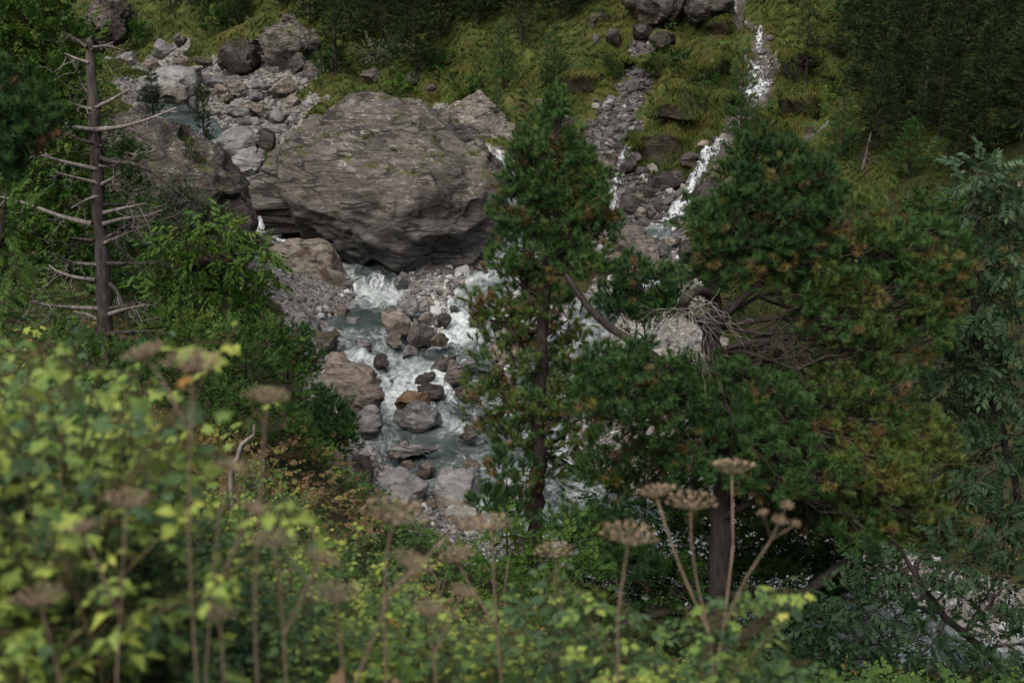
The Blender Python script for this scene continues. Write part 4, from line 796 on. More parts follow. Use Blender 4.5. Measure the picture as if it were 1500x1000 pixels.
crown_tree('mountain_pine', 'broad green and yellowish mountain pine with dead grey twigs on the right', 'tree',
  [(1046,930,D2,.165),(1050,860,D2,.15),(1054,780,D2,.14),(1058,700,D2,.13),(1058,620,D2,.12),(1048,540,D2,.12),(1042,470,D2,.105),(1048,410,D2,.09),(1075,340,D2,.06),(1100,270,D2,.04),(1112,205,D2,.015)],
  [(1118,205,16,26,D2,.2,-.05),(1100,235,32,30,D2,.35,-.05),(1150,245,40,32,D2,.4,-.05),(1195,265,40,34,D2,.4,-.03),(1110,280,52,34,D2,.45,-.03),(1170,300,56,36,D2,.5),(1210,310,26,36,D2,.3),(1070,320,52,32,D2,.45),(1030,325,34,28,D2,.35),(1130,340,60,34,D2,.5),(1050,365,40,32,D2,.4),(1100,390,56,30,D2,.4,.05),(1040,400,26,24,D2,.3),(1165,370,50,34,D2,.4,.08),
   (1265,320,28,26,D2,.3,0.23),(1250,365,44,34,D2,.4,0.21),(1290,370,40,30,D2,.4,0.17),(1350,345,40,20,D2,.35,0.13),(1385,360,38,26,D2,.35,0.11),(1340,390,46,28,D2,.4,0.13),(1395,395,28,18,D2,.3,0.13),(1225,410,56,34,D2,.45,0.17),(1290,425,54,34,D2,.45,0.17),(1350,440,44,30,D2,.4,0.15),(1180,440,40,26,D2,.35,0.15),(1220,470,54,28,D2,.4,0.17),(1290,485,60,34,D2,.45,0.15),(1350,490,40,34,D2,.4,0.17),
   (930,520,30,22,D2-.4,.35),(900,545,44,30,D2-.4,.4),(960,545,48,30,D2-.4,.45,.03),(865,590,38,26,D2-.4,.35),(920,590,56,34,D2-.4,.5,.02),(985,590,52,34,D2-.5,.5,.05),(1040,600,48,34,D2-.5,.45),(1085,620,46,30,D2-.5,.4),(1010,640,46,22,D2-.5,.4,.05),(1110,570,44,26,D2-.3,.4,.06),(1150,600,40,34,D2-.3,.4,.08),(1040,545,50,22,D2-.2,.35,.1),
   (1240,560,50,30,D2,.4,0.21),(1300,560,44,30,D2,.4,0.17),(1210,600,46,32,D2,.4,0.21),(1280,620,54,34,D2,.4,0.23),(1340,630,46,30,D2,.4,0.25),(1200,650,50,26,D2,.4,0.21),(1260,680,60,36,D2-.2,.5,0.27),(1330,690,56,36,D2-.2,.5,0.29),(1370,660,30,30,D2,.3,0.27),(1300,735,66,34,D2-.2,.5,0.27),(1370,745,44,34,D2,.4,0.27),(1240,730,40,28,D2,.4,0.22),(1350,785,50,22,D2,.4,0.23),(905,645,44,18,D2+.5,.4,.12),(960,665,44,18,D2+.5,.4,.10),(880,690,40,18,D2+.8,.4,.12),(940,715,44,18,D2+.8,.4,.10),(1000,690,40,20,D2+.5,.4,.08),(1010,740,36,18,D2+.8,.4,.04),(1100,680,44,20,D2+.4,.4,.06),(1120,740,44,24,D2+.6,.4,.0),(1180,760,50,26,D2+.6,.4,.02),(1100,650,40,22,D2-.8,.4,.05),(1150,660,44,24,D2-.8,.4,.08),(1010,690,34,18,D2-.8,.35,.03),(1090,700,36,18,D2-.7,.35,.03),(1140,710,44,22,D2-.7,.4,.06),(1200,705,46,24,D2-.7,.4,.12),(1250,770,46,24,D2-.3,.4,.12),(1290,780,50,22,D2,.4,0.19)],
  1300, TUFT, M_PINE, 1.0, gate=(2.6, -.10), tint=(.37, .16), dead=-.08, limb_from=.5, seed=33, limb_r=.034,
  extra=[[(1056,610,D2,.06),(990,545,D2+.2,.055),(935,505,D2+.3,.055),(890,478,D2+.4,.05),(862,450,D2+.5,.045),(845,425,D2+.6,.04),(828,402,D2+.7,.03)],
         [(1046,500,D2,.06),(1030,475,D2-.4,.055),(1006,458,D2-.6,.05),(1003,440,D2-.7,.05),(1020,425,D2-.6,.05),(1040,430,D2-.2,.06)],
         [(1046,500,D2,.05),(1062,460,D2-.2,.05),(1100,425,D2-.2,.045),(1140,395,D2,.03)],
         [(1050,480,D2,.05),(1090,472,D2-.1,.04),(1140,465,D2,.03),(1190,470,D2,.03)],
         [(1060,700,D2,.05),(1110,715,D2-.3,.045),(1160,710,D2-.4,.04),(1230,690,D2-.4,.03)],
         [(1056,760,D2,.05),(1110,730,D2-.3,.04),(1150,715,D2-.5,.03),(1210,640,D2-.5,.02)],
         [(1050,900,D2,.07),(980,895,D2-.2,.06),(930,905,D2-.4,.05),(880,935,D2-.6,.04)],
         [(1052,960,D2-.5,.1),(1130,900,D2-.3,.09),(1180,870,D2,.08),(1230,830,D2+.2,.07),(1270,800,D2+.3,.05),(1310,770,D2+.3,.04)]])
# drooping dead twigs caught in the lower branches of the big pine
def dead_spray(name, label, px, py, D, npx, spread, seed, n=34, rad=.005, mt=None):
    r = np.random.default_rng(seed); b = pix(px, py, D); mb = MB()
    for _ in range(n):
        e = pix(px + r.normal() * spread, py + abs(r.normal()) * npx + 12, D + r.normal() * .35); p, q = limb(b + r.normal(size=3) * .1, e, rad, rad * .35, r, -.25, 8, .04); mb.tube(p, q, 4)
        for _ in range(3):
            k = r.integers(3, 7); p2, q2 = limb(p[k], p[k] + (e - b) * .3 + r.normal(size=3) * .13, rad * .5, rad * .25, r, -.1, 5, .06); mb.tube(p2, q2, 3)
    return tag(mb.build(name, mt or M_TWIG, loc=b), label, 'branch')
dead_spray('dead_branch', 'fan of pale grey dead twigs drooping between the two pines', 1010, 455, D2-.7, 42, 30, 5, 26, .0055, M_DEADB)
dead_spray('dead_branch', 'tangle of brown dead twigs under the yellowish boughs of the right pine', 1130, 500, D2-.3, 26, 46, 6, 26)
dead_spray('dead_branch', 'thin dead twigs hanging in the dark below the right pine boughs', 1190, 690, D2-.3, 30, 60, 7, 24, .004)
dead_spray('dead_branch', 'dead twigs on the ground beside the foot of the right pine', 1120, 880, D2-.5, 30, 60, 8, 20, .004)

# ------------------------------------------------------------------ the dead tree on the left
DT = 19.
base = pix(156, 560, DT); t = thing('dead_tree', base, 'bare grey dead pine with broken branches on the left', 'tree')
TP = [(156,560,.155),(154,500,.15),(152,440,.135),(150,380,.125),(146,320,.118),(143,270,.112),(140,220,.105),(137,160,.095),(134,110,.085),(131,62,.066)]
tb = MB(); q = np.linspace(0, len(TP) - 1, 60); A = np.array([pix(a, b, DT) for a, b, _ in TP]); Ai = np.stack([np.interp(q, np.arange(len(TP)), A[:, k]) for k in range(3)], -1); Ar = np.interp(q, np.arange(len(TP)), [a[2] for a in TP])
Ai[:, :2] += .018 * np.stack([pn(Ai * 2), pn(Ai * 2 + 9)], -1); tb.tube(Ai, Ar * .8 * (1 + .08 * pn(Ai * 5 + 3)), 12); tb.tube(np.stack([Ai[-1], Ai[-1] + (.01, 0, .06)]), [.05, .02], 8)
tb.build('trunk', M_DEAD, t, smooth=True, loc=base).location = (0, 0, 0)
BR = [[(128,70),(112,58),(98,50)],[(134,70),(150,68),(166,62)],[(130,92),(112,86),(94,78)],[(132,138),(122,128),(116,112)],[(134,160),(116,156),(98,148)],[(138,158),(160,148),(184,134),(198,128)],[(138,176),(155,168),(170,156)],
      [(136,190),(105,186),(78,172),(50,150)],[(140,190),(175,187),(212,177),(258,158)],[(138,210),(115,204),(94,192)],[(142,232),(152,212),(138,222)],[(142,248),(105,240),(75,232),(50,224)],[(146,232),(172,240),(190,238),(215,246),(240,266),(268,286)],[(144,243),(165,245),(182,236),(196,238)],
      [(142,268),(110,260),(80,252)],[(146,216),(154,206),(158,204)],[(145,286),(128,292),(104,305)],[(134,328),(90,318),(40,298),(0,288)],[(150,300),(175,300),(212,298)],[(152,312),(185,304),(215,298)],[(152,328),(180,320),(210,317),(238,308)],[(150,326),(175,332),(200,330)],
      [(150,350),(170,340),(190,342)],[(152,356),(176,346),(218,328)],[(138,352),(118,350),(100,347)],[(140,388),(110,386),(92,380),(82,372)],[(140,410),(108,406),(84,398),(72,388)],[(158,386),(195,386),(228,386)],[(158,414),(170,424),(180,445),(192,488)],
      [(142,452),(95,450),(60,446),(38,440)],[(160,452),(190,446),(220,440)],[(160,460),(185,452),(215,446)],[(144,468),(128,460),(108,456)],[(155,490),(180,486),(240,484)],[(150,500),(130,503),(108,502)],[(160,350),(178,365),(192,382)],[(118,512),(135,530),(112,545)],[(150,270),(165,262),(178,252)]]
r = np.random.default_rng(4)
for k, L in enumerate(BR):
    dz = r.uniform(-.7, .5); L = L if len(L) > 2 else L
    E = np.array([pix(a, b, DT - .06 + dz * (i / (len(L) - 1))) for i, (a, b) in enumerate(L)]); qq = np.linspace(0, len(L) - 1, 14); Ei = np.stack([np.interp(qq, np.arange(len(L)), E[:, c]) for c in range(3)], -1)
    for _ in range(2):
        for c in range(3): Ei[1:-1, c] = np.convolve(Ei[:, c], [.25, .5, .25], 'valid')
    ln = np.linalg.norm(E[-1] - E[0]); r0 = .019 + .022 * min(1, ln / 1.2); mb = MB(); rr = np.linspace(r0, r0 * .28, 14); mb.tube(Ei, rr, 6); Ei[1:] += np.cumsum(r.normal(size=(13, 3)) * .006, axis=0)
    for _ in range(int(3 + ln * 13)):
        i = r.integers(4, 13); d = r.normal(size=3) * (1, .8, .8); d /= np.linalg.norm(d); d += .5 * (Ei[-1] - Ei[0]) / ln; e = Ei[i] + d * r.uniform(.08, .42) - (0, 0, .10); p, q2 = limb(Ei[i], e, min(rr[i] * .5, .007), .002, r, .22, 6, .09); mb.tube(p, q2, 4)
    ob = mb.build('branch', M_DEADB if k % 3 else M_DEAD, t, smooth=True, loc=base); ob.location = (0, 0, 0)

# ------------------------------------------------------------------ broadleaf trees and bushes close by
def stemline(px, py, D, hpx, r0, lean=0): return [(px, py, D, r0), (px + lean * .5, py - hpx * .5, D, r0 * .75), (px + lean, py - hpx, D, r0 * .3)]
crown_tree('ash_tree', 'grey-green ash with long pinnate leaves at the right edge, upper one', 'tree',
  [(1500,760,17,.05),(1470,640,17,.045),(1440,540,17,.04),(1425,430,17,.03),(1430,320,17,.02),(1440,250,17,.01)],
  [(1440,250,34,20,17,.4,.10),(1475,275,34,30,17,.4,.08),(1425,300,26,26,17,.4,.05),(1470,330,44,34,17,.5,.05),(1500,380,46,34,17,.5,.04),(1430,380,40,30,17,.4,.05),(1460,430,50,34,17,.5,.0),(1420,470,36,30,17,.4,.05),(1490,490,40,36,17,.5,.0),(1440,530,50,34,17,.5,.02),(1400,540,34,26,17,.4,.08),(1490,570,46,36,17,.5,-.05),(1420,600,46,34,17,.5,.0),(1380,590,30,24,17,.35,.05)],
  480, ASHLEAF, M_ASH, 1.0, tint=(.47, .16), up=.1, out=.9, hang=.1, seed=41, face_up=True, shell=.25, twig=.006, tw_frac=.14, limb_r=.016, vary=.2, tw_tint=.3)
crown_tree('ash_tree', 'dark green ash sapling over the lower right river stones', 'tree',
  [(1500,1010,15.5,.05),(1440,950,15.5,.045),(1380,900,15.5,.04),(1340,840,15.5,.03),(1310,790,15.5,.02)],
  [(1450,660,46,36,16.5,.5,-.02),(1410,700,30,30,16.5,.4),(1490,720,40,44,16.5,.5,-.05),(1450,770,46,40,16,.5,-.05),(1400,820,40,34,15.5,.4,-.05),(1330,840,50,26,15.5,.4),(1280,830,34,22,15.5,.4,.05),(1240,880,44,26,15.3,.4,.0),(1200,910,40,24,15.3,.4,.0),(1300,890,50,26,15.3,.4,-.04),(1360,930,50,24,15.2,.4,-.08),(1260,940,50,26,15.2,.4,-.08),(1210,965,50,26,15.2,.4,-.06),(1470,860,50,44,15.5,.5,-.08),(1460,940,50,40,15.3,.5,-.1),(1420,990,50,30,15,.4,-.1),(1320,985,50,20,15,.3,-.1),(1160,985,50,26,15.2,.4,-.1)],
  460, ASHLEAF, M_ASH, .95, tint=(.40, .18), up=.1, out=.9, hang=.1, seed=42, face_up=True, shell=.25, tw_frac=.14, limb_r=.016, vary=.22, tw_tint=.3)
crown_tree('rowan_tree', 'fresh green rowan with feathery leaves at the left edge', 'tree',
  [(-30,560,13,.05),(-20,440,13,.04),(0,350,13,.03),(8,290,13,.01)], [(10,300,26,20,13,.3),(20,330,30,26,13,.3),(0,360,40,26,13,.3),(25,385,26,26,13,.3),(5,420,30,30,13,.3,-.03),(-20,330,40,40,13,.4),(-10,460,30,24,13,.3,-.05)],
  600, ROWAN, M_BUSH, 1.1, tint=(.56, .16), up=.1, out=.9, hang=.1, seed=43, face_up=True, shell=.3, tw_frac=.14, limb_r=.012, vary=.2)
crown_tree('willow_tree', 'mid green small-leaved tree behind the upper dead tree', 'tree',
  [(90,470,27,.10),(85,360,27,.09),(90,250,27,.07),(100,150,27,.04),(110,60,27,.02)],
  [(40,30,60,40,27,1.,.05),(90,70,50,40,27,1.,.05),(30,90,50,40,27,1.),(95,120,44,36,26.6,.9,.05),(60,150,50,36,27,1.),(110,170,34,36,26.6,.7,.06),(60,210,60,36,27,1.),(110,240,40,36,26.6,.8,.03),(50,260,56,40,27,1.),(100,300,60,40,26.6,1.,.02),(40,330,50,40,27,1.),(120,350,60,36,26.6,.9,.0),(80,400,60,36,26.4,.9,-.04),(5,200,40,60,27,1.,-.05),(30,-10,60,40,27,1.)],
  760, SMALLT, M_BUSH, 1.3, tint=(.56, .2), up=.25, out=.8, seed=44, face_up=True, shell=.3, twig=.008, tw_frac=.05, limb_r=.03, vary=.2)
crown_tree('mountain_pine', 'dark pine bough reaching in from the left edge', 'tree',
  [(-60,520,17,.16),(-60,350,17,.13),(-50,200,17,.1),(-40,60,17,.06),(-30,-60,17,.03)],
  [(0,130,50,30,17,.5,-.1),(30,165,44,26,17,.4,-.1),(65,185,30,20,17,.35,-.1),(20,195,60,22,17,.5,-.13),(-20,240,50,30,17,.5,-.12)],
  1100, TUFT, M_PINE, 1.1, tint=(.34, .14), seed=45, dead=-.2)
crown_tree('cherry_sapling', 'bright green sapling with drooping leaves in front of the tilted boulder', 'tree',
  [(255,520,23,.04),(255,450,23,.035),(262,390,23,.03),(290,330,23,.015)],
  [(230,370,30,20,23,.4),(270,345,40,18,23,.5,.04),(320,335,36,16,23,.5,.05),(355,350,28,14,22.6,.4,.05),(250,400,40,20,23,.5),(310,380,50,20,22.8,.5,.02),(365,385,36,14,22.6,.4,.05),(385,370,16,9,22.4,.25,.08),(270,430,44,18,23,.5,-.03),(335,420,50,20,22.8,.5),(380,425,22,14,22.6,.3),(320,455,46,16,22.8,.4,-.05),(240,445,30,16,23,.4,-.05),(365,450,30,12,22.6,.4,-.02)],
  330, CHERRY, M_BUSH, 1.0, tint=(.52, .14), up=.15, out=.9, hang=.15, seed=46, face_up=True, shell=.2, tw_frac=.12, limb_r=.014, vary=.25)
def bush(label, B, tmpl, mat, dens, size, tint, seed, name='bush', D_base=None, cat='bush', **k):
    xs_ = [b[0] for b in B]; bx = sum(xs_) / len(B); d = B[0][4]; by = max(b[1] + b[3] for b in B)
    g = pix(bx, by, d); z = ground(g[:1], g[1:2])[0]; tall = max(.15, g[2] - z); pb = by + (tall + .1) / mpp(by, d)
    top = min(b[1] for b in B)
    kw = dict(up=.35, out=.8, face_up=len(tmpl) == 2, shell=.3, tw_frac=.07, limb_r=.014, vary=.22, trunk_part='stem', crown_part='foliage', limb_from=0.); kw.update(k)
    return crown_tree(name, label, cat, [(bx, pb, d, .022), (bx, (pb + top) / 2, d, .018), (bx, top + 8, d, .008)], B, dens * (8 if len(tmpl) == 2 else 3.2), tmpl, mat, size, tint=tint, seed=seed, **kw)
bush('grey-leaved willow bush at the foot of the tilted boulder', [(280,300,30,18,30,.6),(310,318,28,18,30,.6),(255,310,30,20,30,.6),(235,295,22,16,30,.5),(330,335,24,14,30,.5),(270,275,20,12,30,.4)], SMALLT, M_WILLOW, 100, .9, (.5, .2), 50)
bush('pale green bush beside the upper part of the dead trunk', [(175,240,28,24,31,.7),(190,225,22,16,31,.6,-.08),(185,280,36,24,31,.8,.06),(165,205,18,16,31,.5,-.05)], SMALLT, M_BUSH, 80, 1.1, (.46, .18), 51)
bush('shrub with yellowish leaves below the cherry sapling', [(260,470,40,18,19,.5),(290,485,34,16,19,.4),(235,490,30,16,19,.4),(265,505,44,18,18.5,.5)], SMALLT, M_BUSH, 120, .75, (.68, .14), 52)
bush('low leafy bushes hiding the foot of the dead tree', [(120,525,34,22,17,.5),(165,530,34,24,17,.5,.05),(205,535,34,22,17,.5,-.05),(80,500,34,20,17,.5,.08),(150,560,50,24,16,.5),(240,555,30,20,17,.5,.05)], SMALLT, M_BUSH, 110, .8, (.46, .18), 66)
bush('dark leafy thicket behind the lower dead trunk', [(190,330,50,30,26,.9),(210,380,44,30,26,.9),(190,430,50,30,25.5,.9),(230,440,40,26,25,.7),(100,420,60,36,25.5,.9),(60,460,50,34,25,.9)], SMALLT, M_BUSH, 70, 1.15, (.30, .18), 53)
bush('green bush in front of the cherry sapling', [(330,500,50,24,21,.6),(390,500,34,20,22,.5,-.05),(300,530,50,22,20,.6),(360,540,44,24,20,.6,-.04),(420,560,34,22,22,.5)], SMALLT, M_BUSH, 95, .9, (.40, .18), 54)
bush('bush with round green leaves left of the gravel bar', [(360,600,40,24,18,.5),(320,585,40,22,18,.5,.05),(400,610,36,24,19,.5),(430,640,36,24,19,.5,.02),(460,680,30,26,20,.5),(480,730,26,34,20,.5,-.06)], SMALLT, M_BUSH, 110, .8, (.38, .18), 55)
bush('leafy bush with yellowing sprigs below the central pine', [(745,800,40,36,15,.5,.03),(790,830,44,40,15,.5),(720,850,40,30,14,.5),(840,800,34,26,15,.4,-.04),(850,850,40,36,14.5,.5,-.04),(780,880,50,34,13.5,.5,-.03),(740,770,20,14,15,.3,.1)], SMALLT, M_BUSH, 130, .7, (.44, .2), 56)
for lab, B, s in (('dwarf pine on the bank left of the rapids', [(430,500,26,18,28,.5),(445,525,26,20,28,.5),(410,530,30,22,28,.5),(400,490,20,14,28.5,.4)], 57), ('dwarf pine overhanging the rounded pale boulder', [(460,590,28,20,26,.5),(490,605,24,20,26,.45),(505,625,18,16,26,.4),(470,630,30,20,25.5,.5),(445,615,26,18,25.5,.5),(500,650,20,16,25.5,.4)], 58),
                  ('young pine poking up between the two big pines', [(925,395,26,16,24,.5,.02),(960,410,28,20,24,.5,.05),(920,430,34,24,24,.5),(975,440,24,20,24,.4),(900,415,16,14,24,.4),(990,412,20,18,24,.4,.04),(945,455,34,16,24,.5),(990,448,20,14,24,.4),(895,445,24,18,24,.4)], 59), ('dwarf pine in the dark right of the central pine foot', [(830,775,30,20,17,.4),(880,770,34,24,17,.5),(860,800,44,20,17,.5),(900,800,34,24,17,.4),(925,830,40,24,16.5,.5,-.08)], 60),
                  ('spindly dwarf pine at the front of the flat slabs', [(735,690,16,24,19,.3),(715,735,26,16,19,.3),(750,740,26,26,19,.4),(770,700,20,20,19.5,.3)], 61), ('tiny pine seedling standing on the lowest gravel', [(606,800,7,8,22,.15),(600,812,9,7,22,.15),(612,815,8,7,22,.15)], 62), ('small pine seedling left of the lowest gravel', [(548,770,8,9,22,.15),(543,785,10,8,22,.2),(552,790,8,8,22,.15)], 63)):
    bush(lab, B, TUFT, M_PINE, 340, 1.1, (.30, .16), s, name='dwarf_pine', cat='dwarf pine', out=.6, up=.8, shell=.5, dead=-.1)
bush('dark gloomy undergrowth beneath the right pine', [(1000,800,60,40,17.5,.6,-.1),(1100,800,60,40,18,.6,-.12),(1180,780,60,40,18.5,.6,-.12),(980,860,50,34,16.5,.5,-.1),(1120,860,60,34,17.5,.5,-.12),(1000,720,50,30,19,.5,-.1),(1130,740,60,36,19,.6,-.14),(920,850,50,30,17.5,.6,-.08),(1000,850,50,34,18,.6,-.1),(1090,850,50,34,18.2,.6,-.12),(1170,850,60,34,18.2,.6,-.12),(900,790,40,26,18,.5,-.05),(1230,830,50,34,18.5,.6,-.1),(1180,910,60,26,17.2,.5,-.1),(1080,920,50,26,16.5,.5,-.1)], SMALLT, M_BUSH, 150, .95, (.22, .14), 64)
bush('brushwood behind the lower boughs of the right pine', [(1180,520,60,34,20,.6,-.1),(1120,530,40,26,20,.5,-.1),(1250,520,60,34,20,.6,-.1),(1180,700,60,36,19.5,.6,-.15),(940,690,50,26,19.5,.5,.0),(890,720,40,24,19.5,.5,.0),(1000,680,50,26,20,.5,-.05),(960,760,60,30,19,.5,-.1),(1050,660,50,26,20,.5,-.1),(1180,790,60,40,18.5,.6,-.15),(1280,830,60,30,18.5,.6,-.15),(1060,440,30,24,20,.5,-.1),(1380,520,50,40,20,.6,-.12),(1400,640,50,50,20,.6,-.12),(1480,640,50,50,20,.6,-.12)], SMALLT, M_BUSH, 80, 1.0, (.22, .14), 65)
# ------------------------------------------------------------------ conifers of the far bank
def conifer_proto(seed, H=6., W=1.6, n=520, shape=1., bare=.12, tint=(.38, .16), size=1., droop=.1, mat=M_FIR, trunk_r=.09, tmpl=TUFT_FAR):
    r = np.random.default_rng(seed); root = thing('conifer', (0, 0, 0), 'conifer', 'tree'); tb = MB(); cb = MB()
    z = np.linspace(-.4, H, 14); tr = np.stack([.05 * pn(np.stack([z, z * 0, z * 0 + seed], -1)), .05 * pn(np.stack([z, z * 0 + 5, z * 0 + seed], -1)), z], -1); tb.tube(tr, np.linspace(trunk_r, .012, 14), 8)
    whorls = int(H * 3.2); P, D_, T = [], [], []
    for w_ in range(whorls):
        f = bare + (1 - bare) * (w_ + r.uniform(0, .6)) / whorls; nb = r.integers(4, 7); a0 = r.uniform(0, 6.3)
        env = W * (1 - f) ** shape * r.uniform(.75, 1.1) + .06
        for b in range(nb):
            a = a0 + b * 6.283 / nb + r.normal() * .25; L = env * r.uniform(.6, 1.1); s = np.array([0, 0, f * H]); e = s + (L * math.cos(a), L * math.sin(a), L * (.25 - droop * 3 * (1 - f)) + .05)
            p, q = limb(s, e, .022 * (1 - f) + .006, .004, r, .06, 5, .03); tb.tube(p, q, 4)
            k = max(2, int(n * L / (whorls * 5 * W * .55))); t_ = r.uniform(.3, 1.02, k); pts = s + (e - s) * t_[:, None] + r.normal(size=(k, 3)) * (.10 * L + .03) * (1, 1, .6)
            d = (e - s) / (L + 1e-6) + np.array([0, 0, .45]) + r.normal(size=(k, 3)) * .4; P.append(pts); D_.append(d); T.append(tint[0] + tint[1] * (t_ - .6) + r.normal(size=k) * .07)
    P.append(np.array([[0, 0, H * (.9 + .1 * i / 4)] for i in range(5)])); D_.append(np.tile([0, 0, 1.], (5, 1))); T.append(np.full(5, tint[0]))
    P, D_, T = np.concatenate(P), np.concatenate(D_), np.concatenate(T)
    inst(cb, tmpl[0], tmpl[1], P, basis(D_, r.uniform(0, 6.3, len(P))), size * r.uniform(.7, 1.2, len(P)), T, 0, tmpl[2])
    tb.build('trunk', M_BARK, root, smooth=True); cb.build('crown', [mat, M_TWIG], root); return root
PR = {'spruce': [conifer_proto(s, 9, 2.1, 900, .9, .10, (.34, .2), 1.0, .16) for s in (1, 2, 3)], 'pine': [conifer_proto(s, 4, 1.35, 620, .62, .04, (.42, .2), .62, -.05, M_PINE) for s in (11, 12)],
      'slim': [conifer_proto(s, 4, .62, 420, .7, .03, (.34, .2), .55, -.05) for s in (21, 22)], 'loose': [conifer_proto(s, 5, 1.0, 240, .5, .25, (.5, .25), .6, .0) for s in (31, 32)]}
PH = {'spruce': 9, 'pine': 4, 'slim': 4, 'loose': 5}; PW = {'spruce': 4.2, 'pine': 2.7, 'slim': 1.24, 'loose': 2.}
_used = {}
def conifer(kind, px, py, hpx, wpx, label, group=None, D=None, name='conifer', seed=0):
    if D is None: P = hit1(px, py, 30)
    else: P = pix(px, py, D)
    m = mpp(py, P[1]); i = int(px * 3 + py) % len(PR[kind]); pr = PR[kind][i]; h = hpx * m / PH[kind]; w = wpx * m / PW[kind]
    rz = (px * 1.7 + py) % 6.28
    if (kind, i) not in _used:
        _used[(kind, i)] = 1; o = pr; o.location = P; o.rotation_euler = (0, 0, rz); o.scale = (w, w, h)
    else: o = dup(pr, P, rz, (w, w, h))
    o.name = name; o['label'] = label; o['category'] = 'tree'
    if group: o['group'] = group
    elif 'group' in o: del o['group']
    return o
conifer('pine', 737, 132, 92, 62, 'conical dark green pine standing alone in the grass behind the giant boulder')
conifer('pine', 728, 196, 70, 44, 'small bushy pine rooted on the pale lichen rock')
conifer('pine', 812, 130, 82, 64, 'broad low pine with a dark base left of the scree gully')
conifer('slim', 300, 214, 86, 34, 'slim dark conifer standing beside the flat-topped block', D=53)
conifer('slim', 225, 168, 66, 30, 'slim dark conifer growing on the back of the tilted boulder', D=52)
conifer('pine', 576, 206, 34, 24, 'tiny pine growing out of the top of the giant boulder', D=45.8)
conifer('pine', 1084, 208, 128, 62, 'dark bushy pine in front of the hillside waterfall')
conifer('loose', 1180, 128, 110, 60, 'thin see-through conifer on the grassy slope right of the waterfall')
conifer('pine', 1232, 236, 95, 62, 'dark spiky pine at the right end of the small side waterfall')
conifer('slim', 492, 118, 110, 56, 'tall dark shrub-like conifer right of the lichen crag')
conifer('pine', 888, 112, 34, 26, 'little round pine at the edge of the scree gully')
conifer('pine', 905, 120, 26, 22, 'smallest pine bush beside the scree gully')
conifer('pine', 1330, 262, 84, 70, 'dark pine bush on the lower right grassy slope')
conifer('loose', 763, 70, 130, 60, 'bare-stemmed conifer on the upper grass in the middle')
_g = 'dark conifers crowding the top of the far slope'
for k, (px, py, h, w) in enumerate([(610,118,190,110),(646,60,160,80),(560,70,190,110),(515,60,150,90),(700,40,150,90),(820,30,150,90),(745,20,140,90),(455,40,130,70),(420,10,90,60),(350,36,90,60),(300,20,90,60),(250,10,80,60),(590,30,160,100),(670,20,160,90),(860,10,120,80),(790,0,130,80),(530,20,160,80),(480,10,140,80),(630,10,160,80),(720,0,140,80),(900,-20,110,70)]):
    conifer('spruce', px, py, h, w, 'dark conifer in the forest along the top edge of the photo', _g)
_g = 'big dark conifers on the shaded right slope'
for k, (px, py, h, w) in enumerate([(1290,150,230,130),(1350,130,230,130),(1405,160,240,130),(1460,170,250,130),(1320,200,200,120),(1375,215,190,120),(1440,225,190,120),(1495,215,220,120),(1255,90,170,90),(1500,120,230,120),(1430,80,180,110),(1330,50,160,100),(1385,40,160,100),(1270,20,140,80),(1480,30,160,110),(1285,225,150,90),(1410,250,130,110)]):
    conifer('spruce', px, py, h, w, 'big dark conifer in the gloom of the upper right slope', _g)
# bare dead saplings
def snag(px, py, hpx, lean, label, seed):
    P = hit1(px, py, 30); m = mpp(py, P[1]); r = np.random.default_rng(seed); t = thing('dead_sapling', P, label, 'tree'); mb = MB(); H = hpx * m; top = np.array([lean * H, 0, H]); z = np.linspace(0, 1, 6)[:, None]
    mb.tube(top * z, np.linspace(.05, .012, 6), 6); mb.build('trunk', M_DEADB, t, smooth=True); mb = MB()
    for _ in range(70):
        f = r.uniform(.05, .95); s = top * f; a = r.uniform(0, 6.3); L = r.uniform(.3, .9) * (1.1 - f); p, q = limb(s, s + (L * math.cos(a), L * math.sin(a), -.25 * L), .010, .004, r, .05, 4, .06); mb.tube(p, q, 3)
    mb.build('branches', M_TWIG, t)
snag(1262, 255, 56, .18, 'leaning bare silver sapling on the right slope', 1)
snag(1352, 190, 100, 0., 'upright bare grey sapling among the dark conifers of the right slope', 2)
snag(1320, 196, 44, 0., 'short bare pale sapling left of the upright grey one', 3)

# ------------------------------------------------------------------ grass, fern beds, shrubs of the far slope
M_GRASS = leaf_mat('slope_grass', [(0, (.016,.026,.006)), (.3, (.028,.045,.011)), (.5, (.054,.074,.017)), (.7, (.094,.106,.026)), (.9, (.125,.11,.036)), (1, (.12,.08,.03))], .2, .7, .15, .12)
r = np.random.default_rng(5); N = 225000
px = r.uniform(-160, 1760, N); py = r.uniform(-30, 560, N); w_ = (py < 330); px = np.where(w_, px, r.uniform(980, 1800, N)); P, ok = hit(px, py, 30); g = gravel(P[:, 0], P[:, 1])
cl = fbm(P * (.55, .55, .55), 3); sd = np.sqrt(((P[:, None, :2] - _sp[None, ::3]) ** 2).sum(-1)).min(1)
ok &= (g < .42) & (sd > .3) & (P[:, 1] > 36) & (cl > -.55)
P, cl = P[ok], cl[ok]; N = len(P); e = .25
gx_ = (ground(P[:, 0] + e, P[:, 1]) - ground(P[:, 0] - e, P[:, 1])) / (2 * e); gy_ = (ground(P[:, 0], P[:, 1] + e) - ground(P[:, 0], P[:, 1] - e)) / (2 * e)
dn = np.stack([-gx_, -gy_, np.zeros(N)], -1); sl = np.linalg.norm(dn, axis=1)[:, None]; dn = dn / (sl + .05)
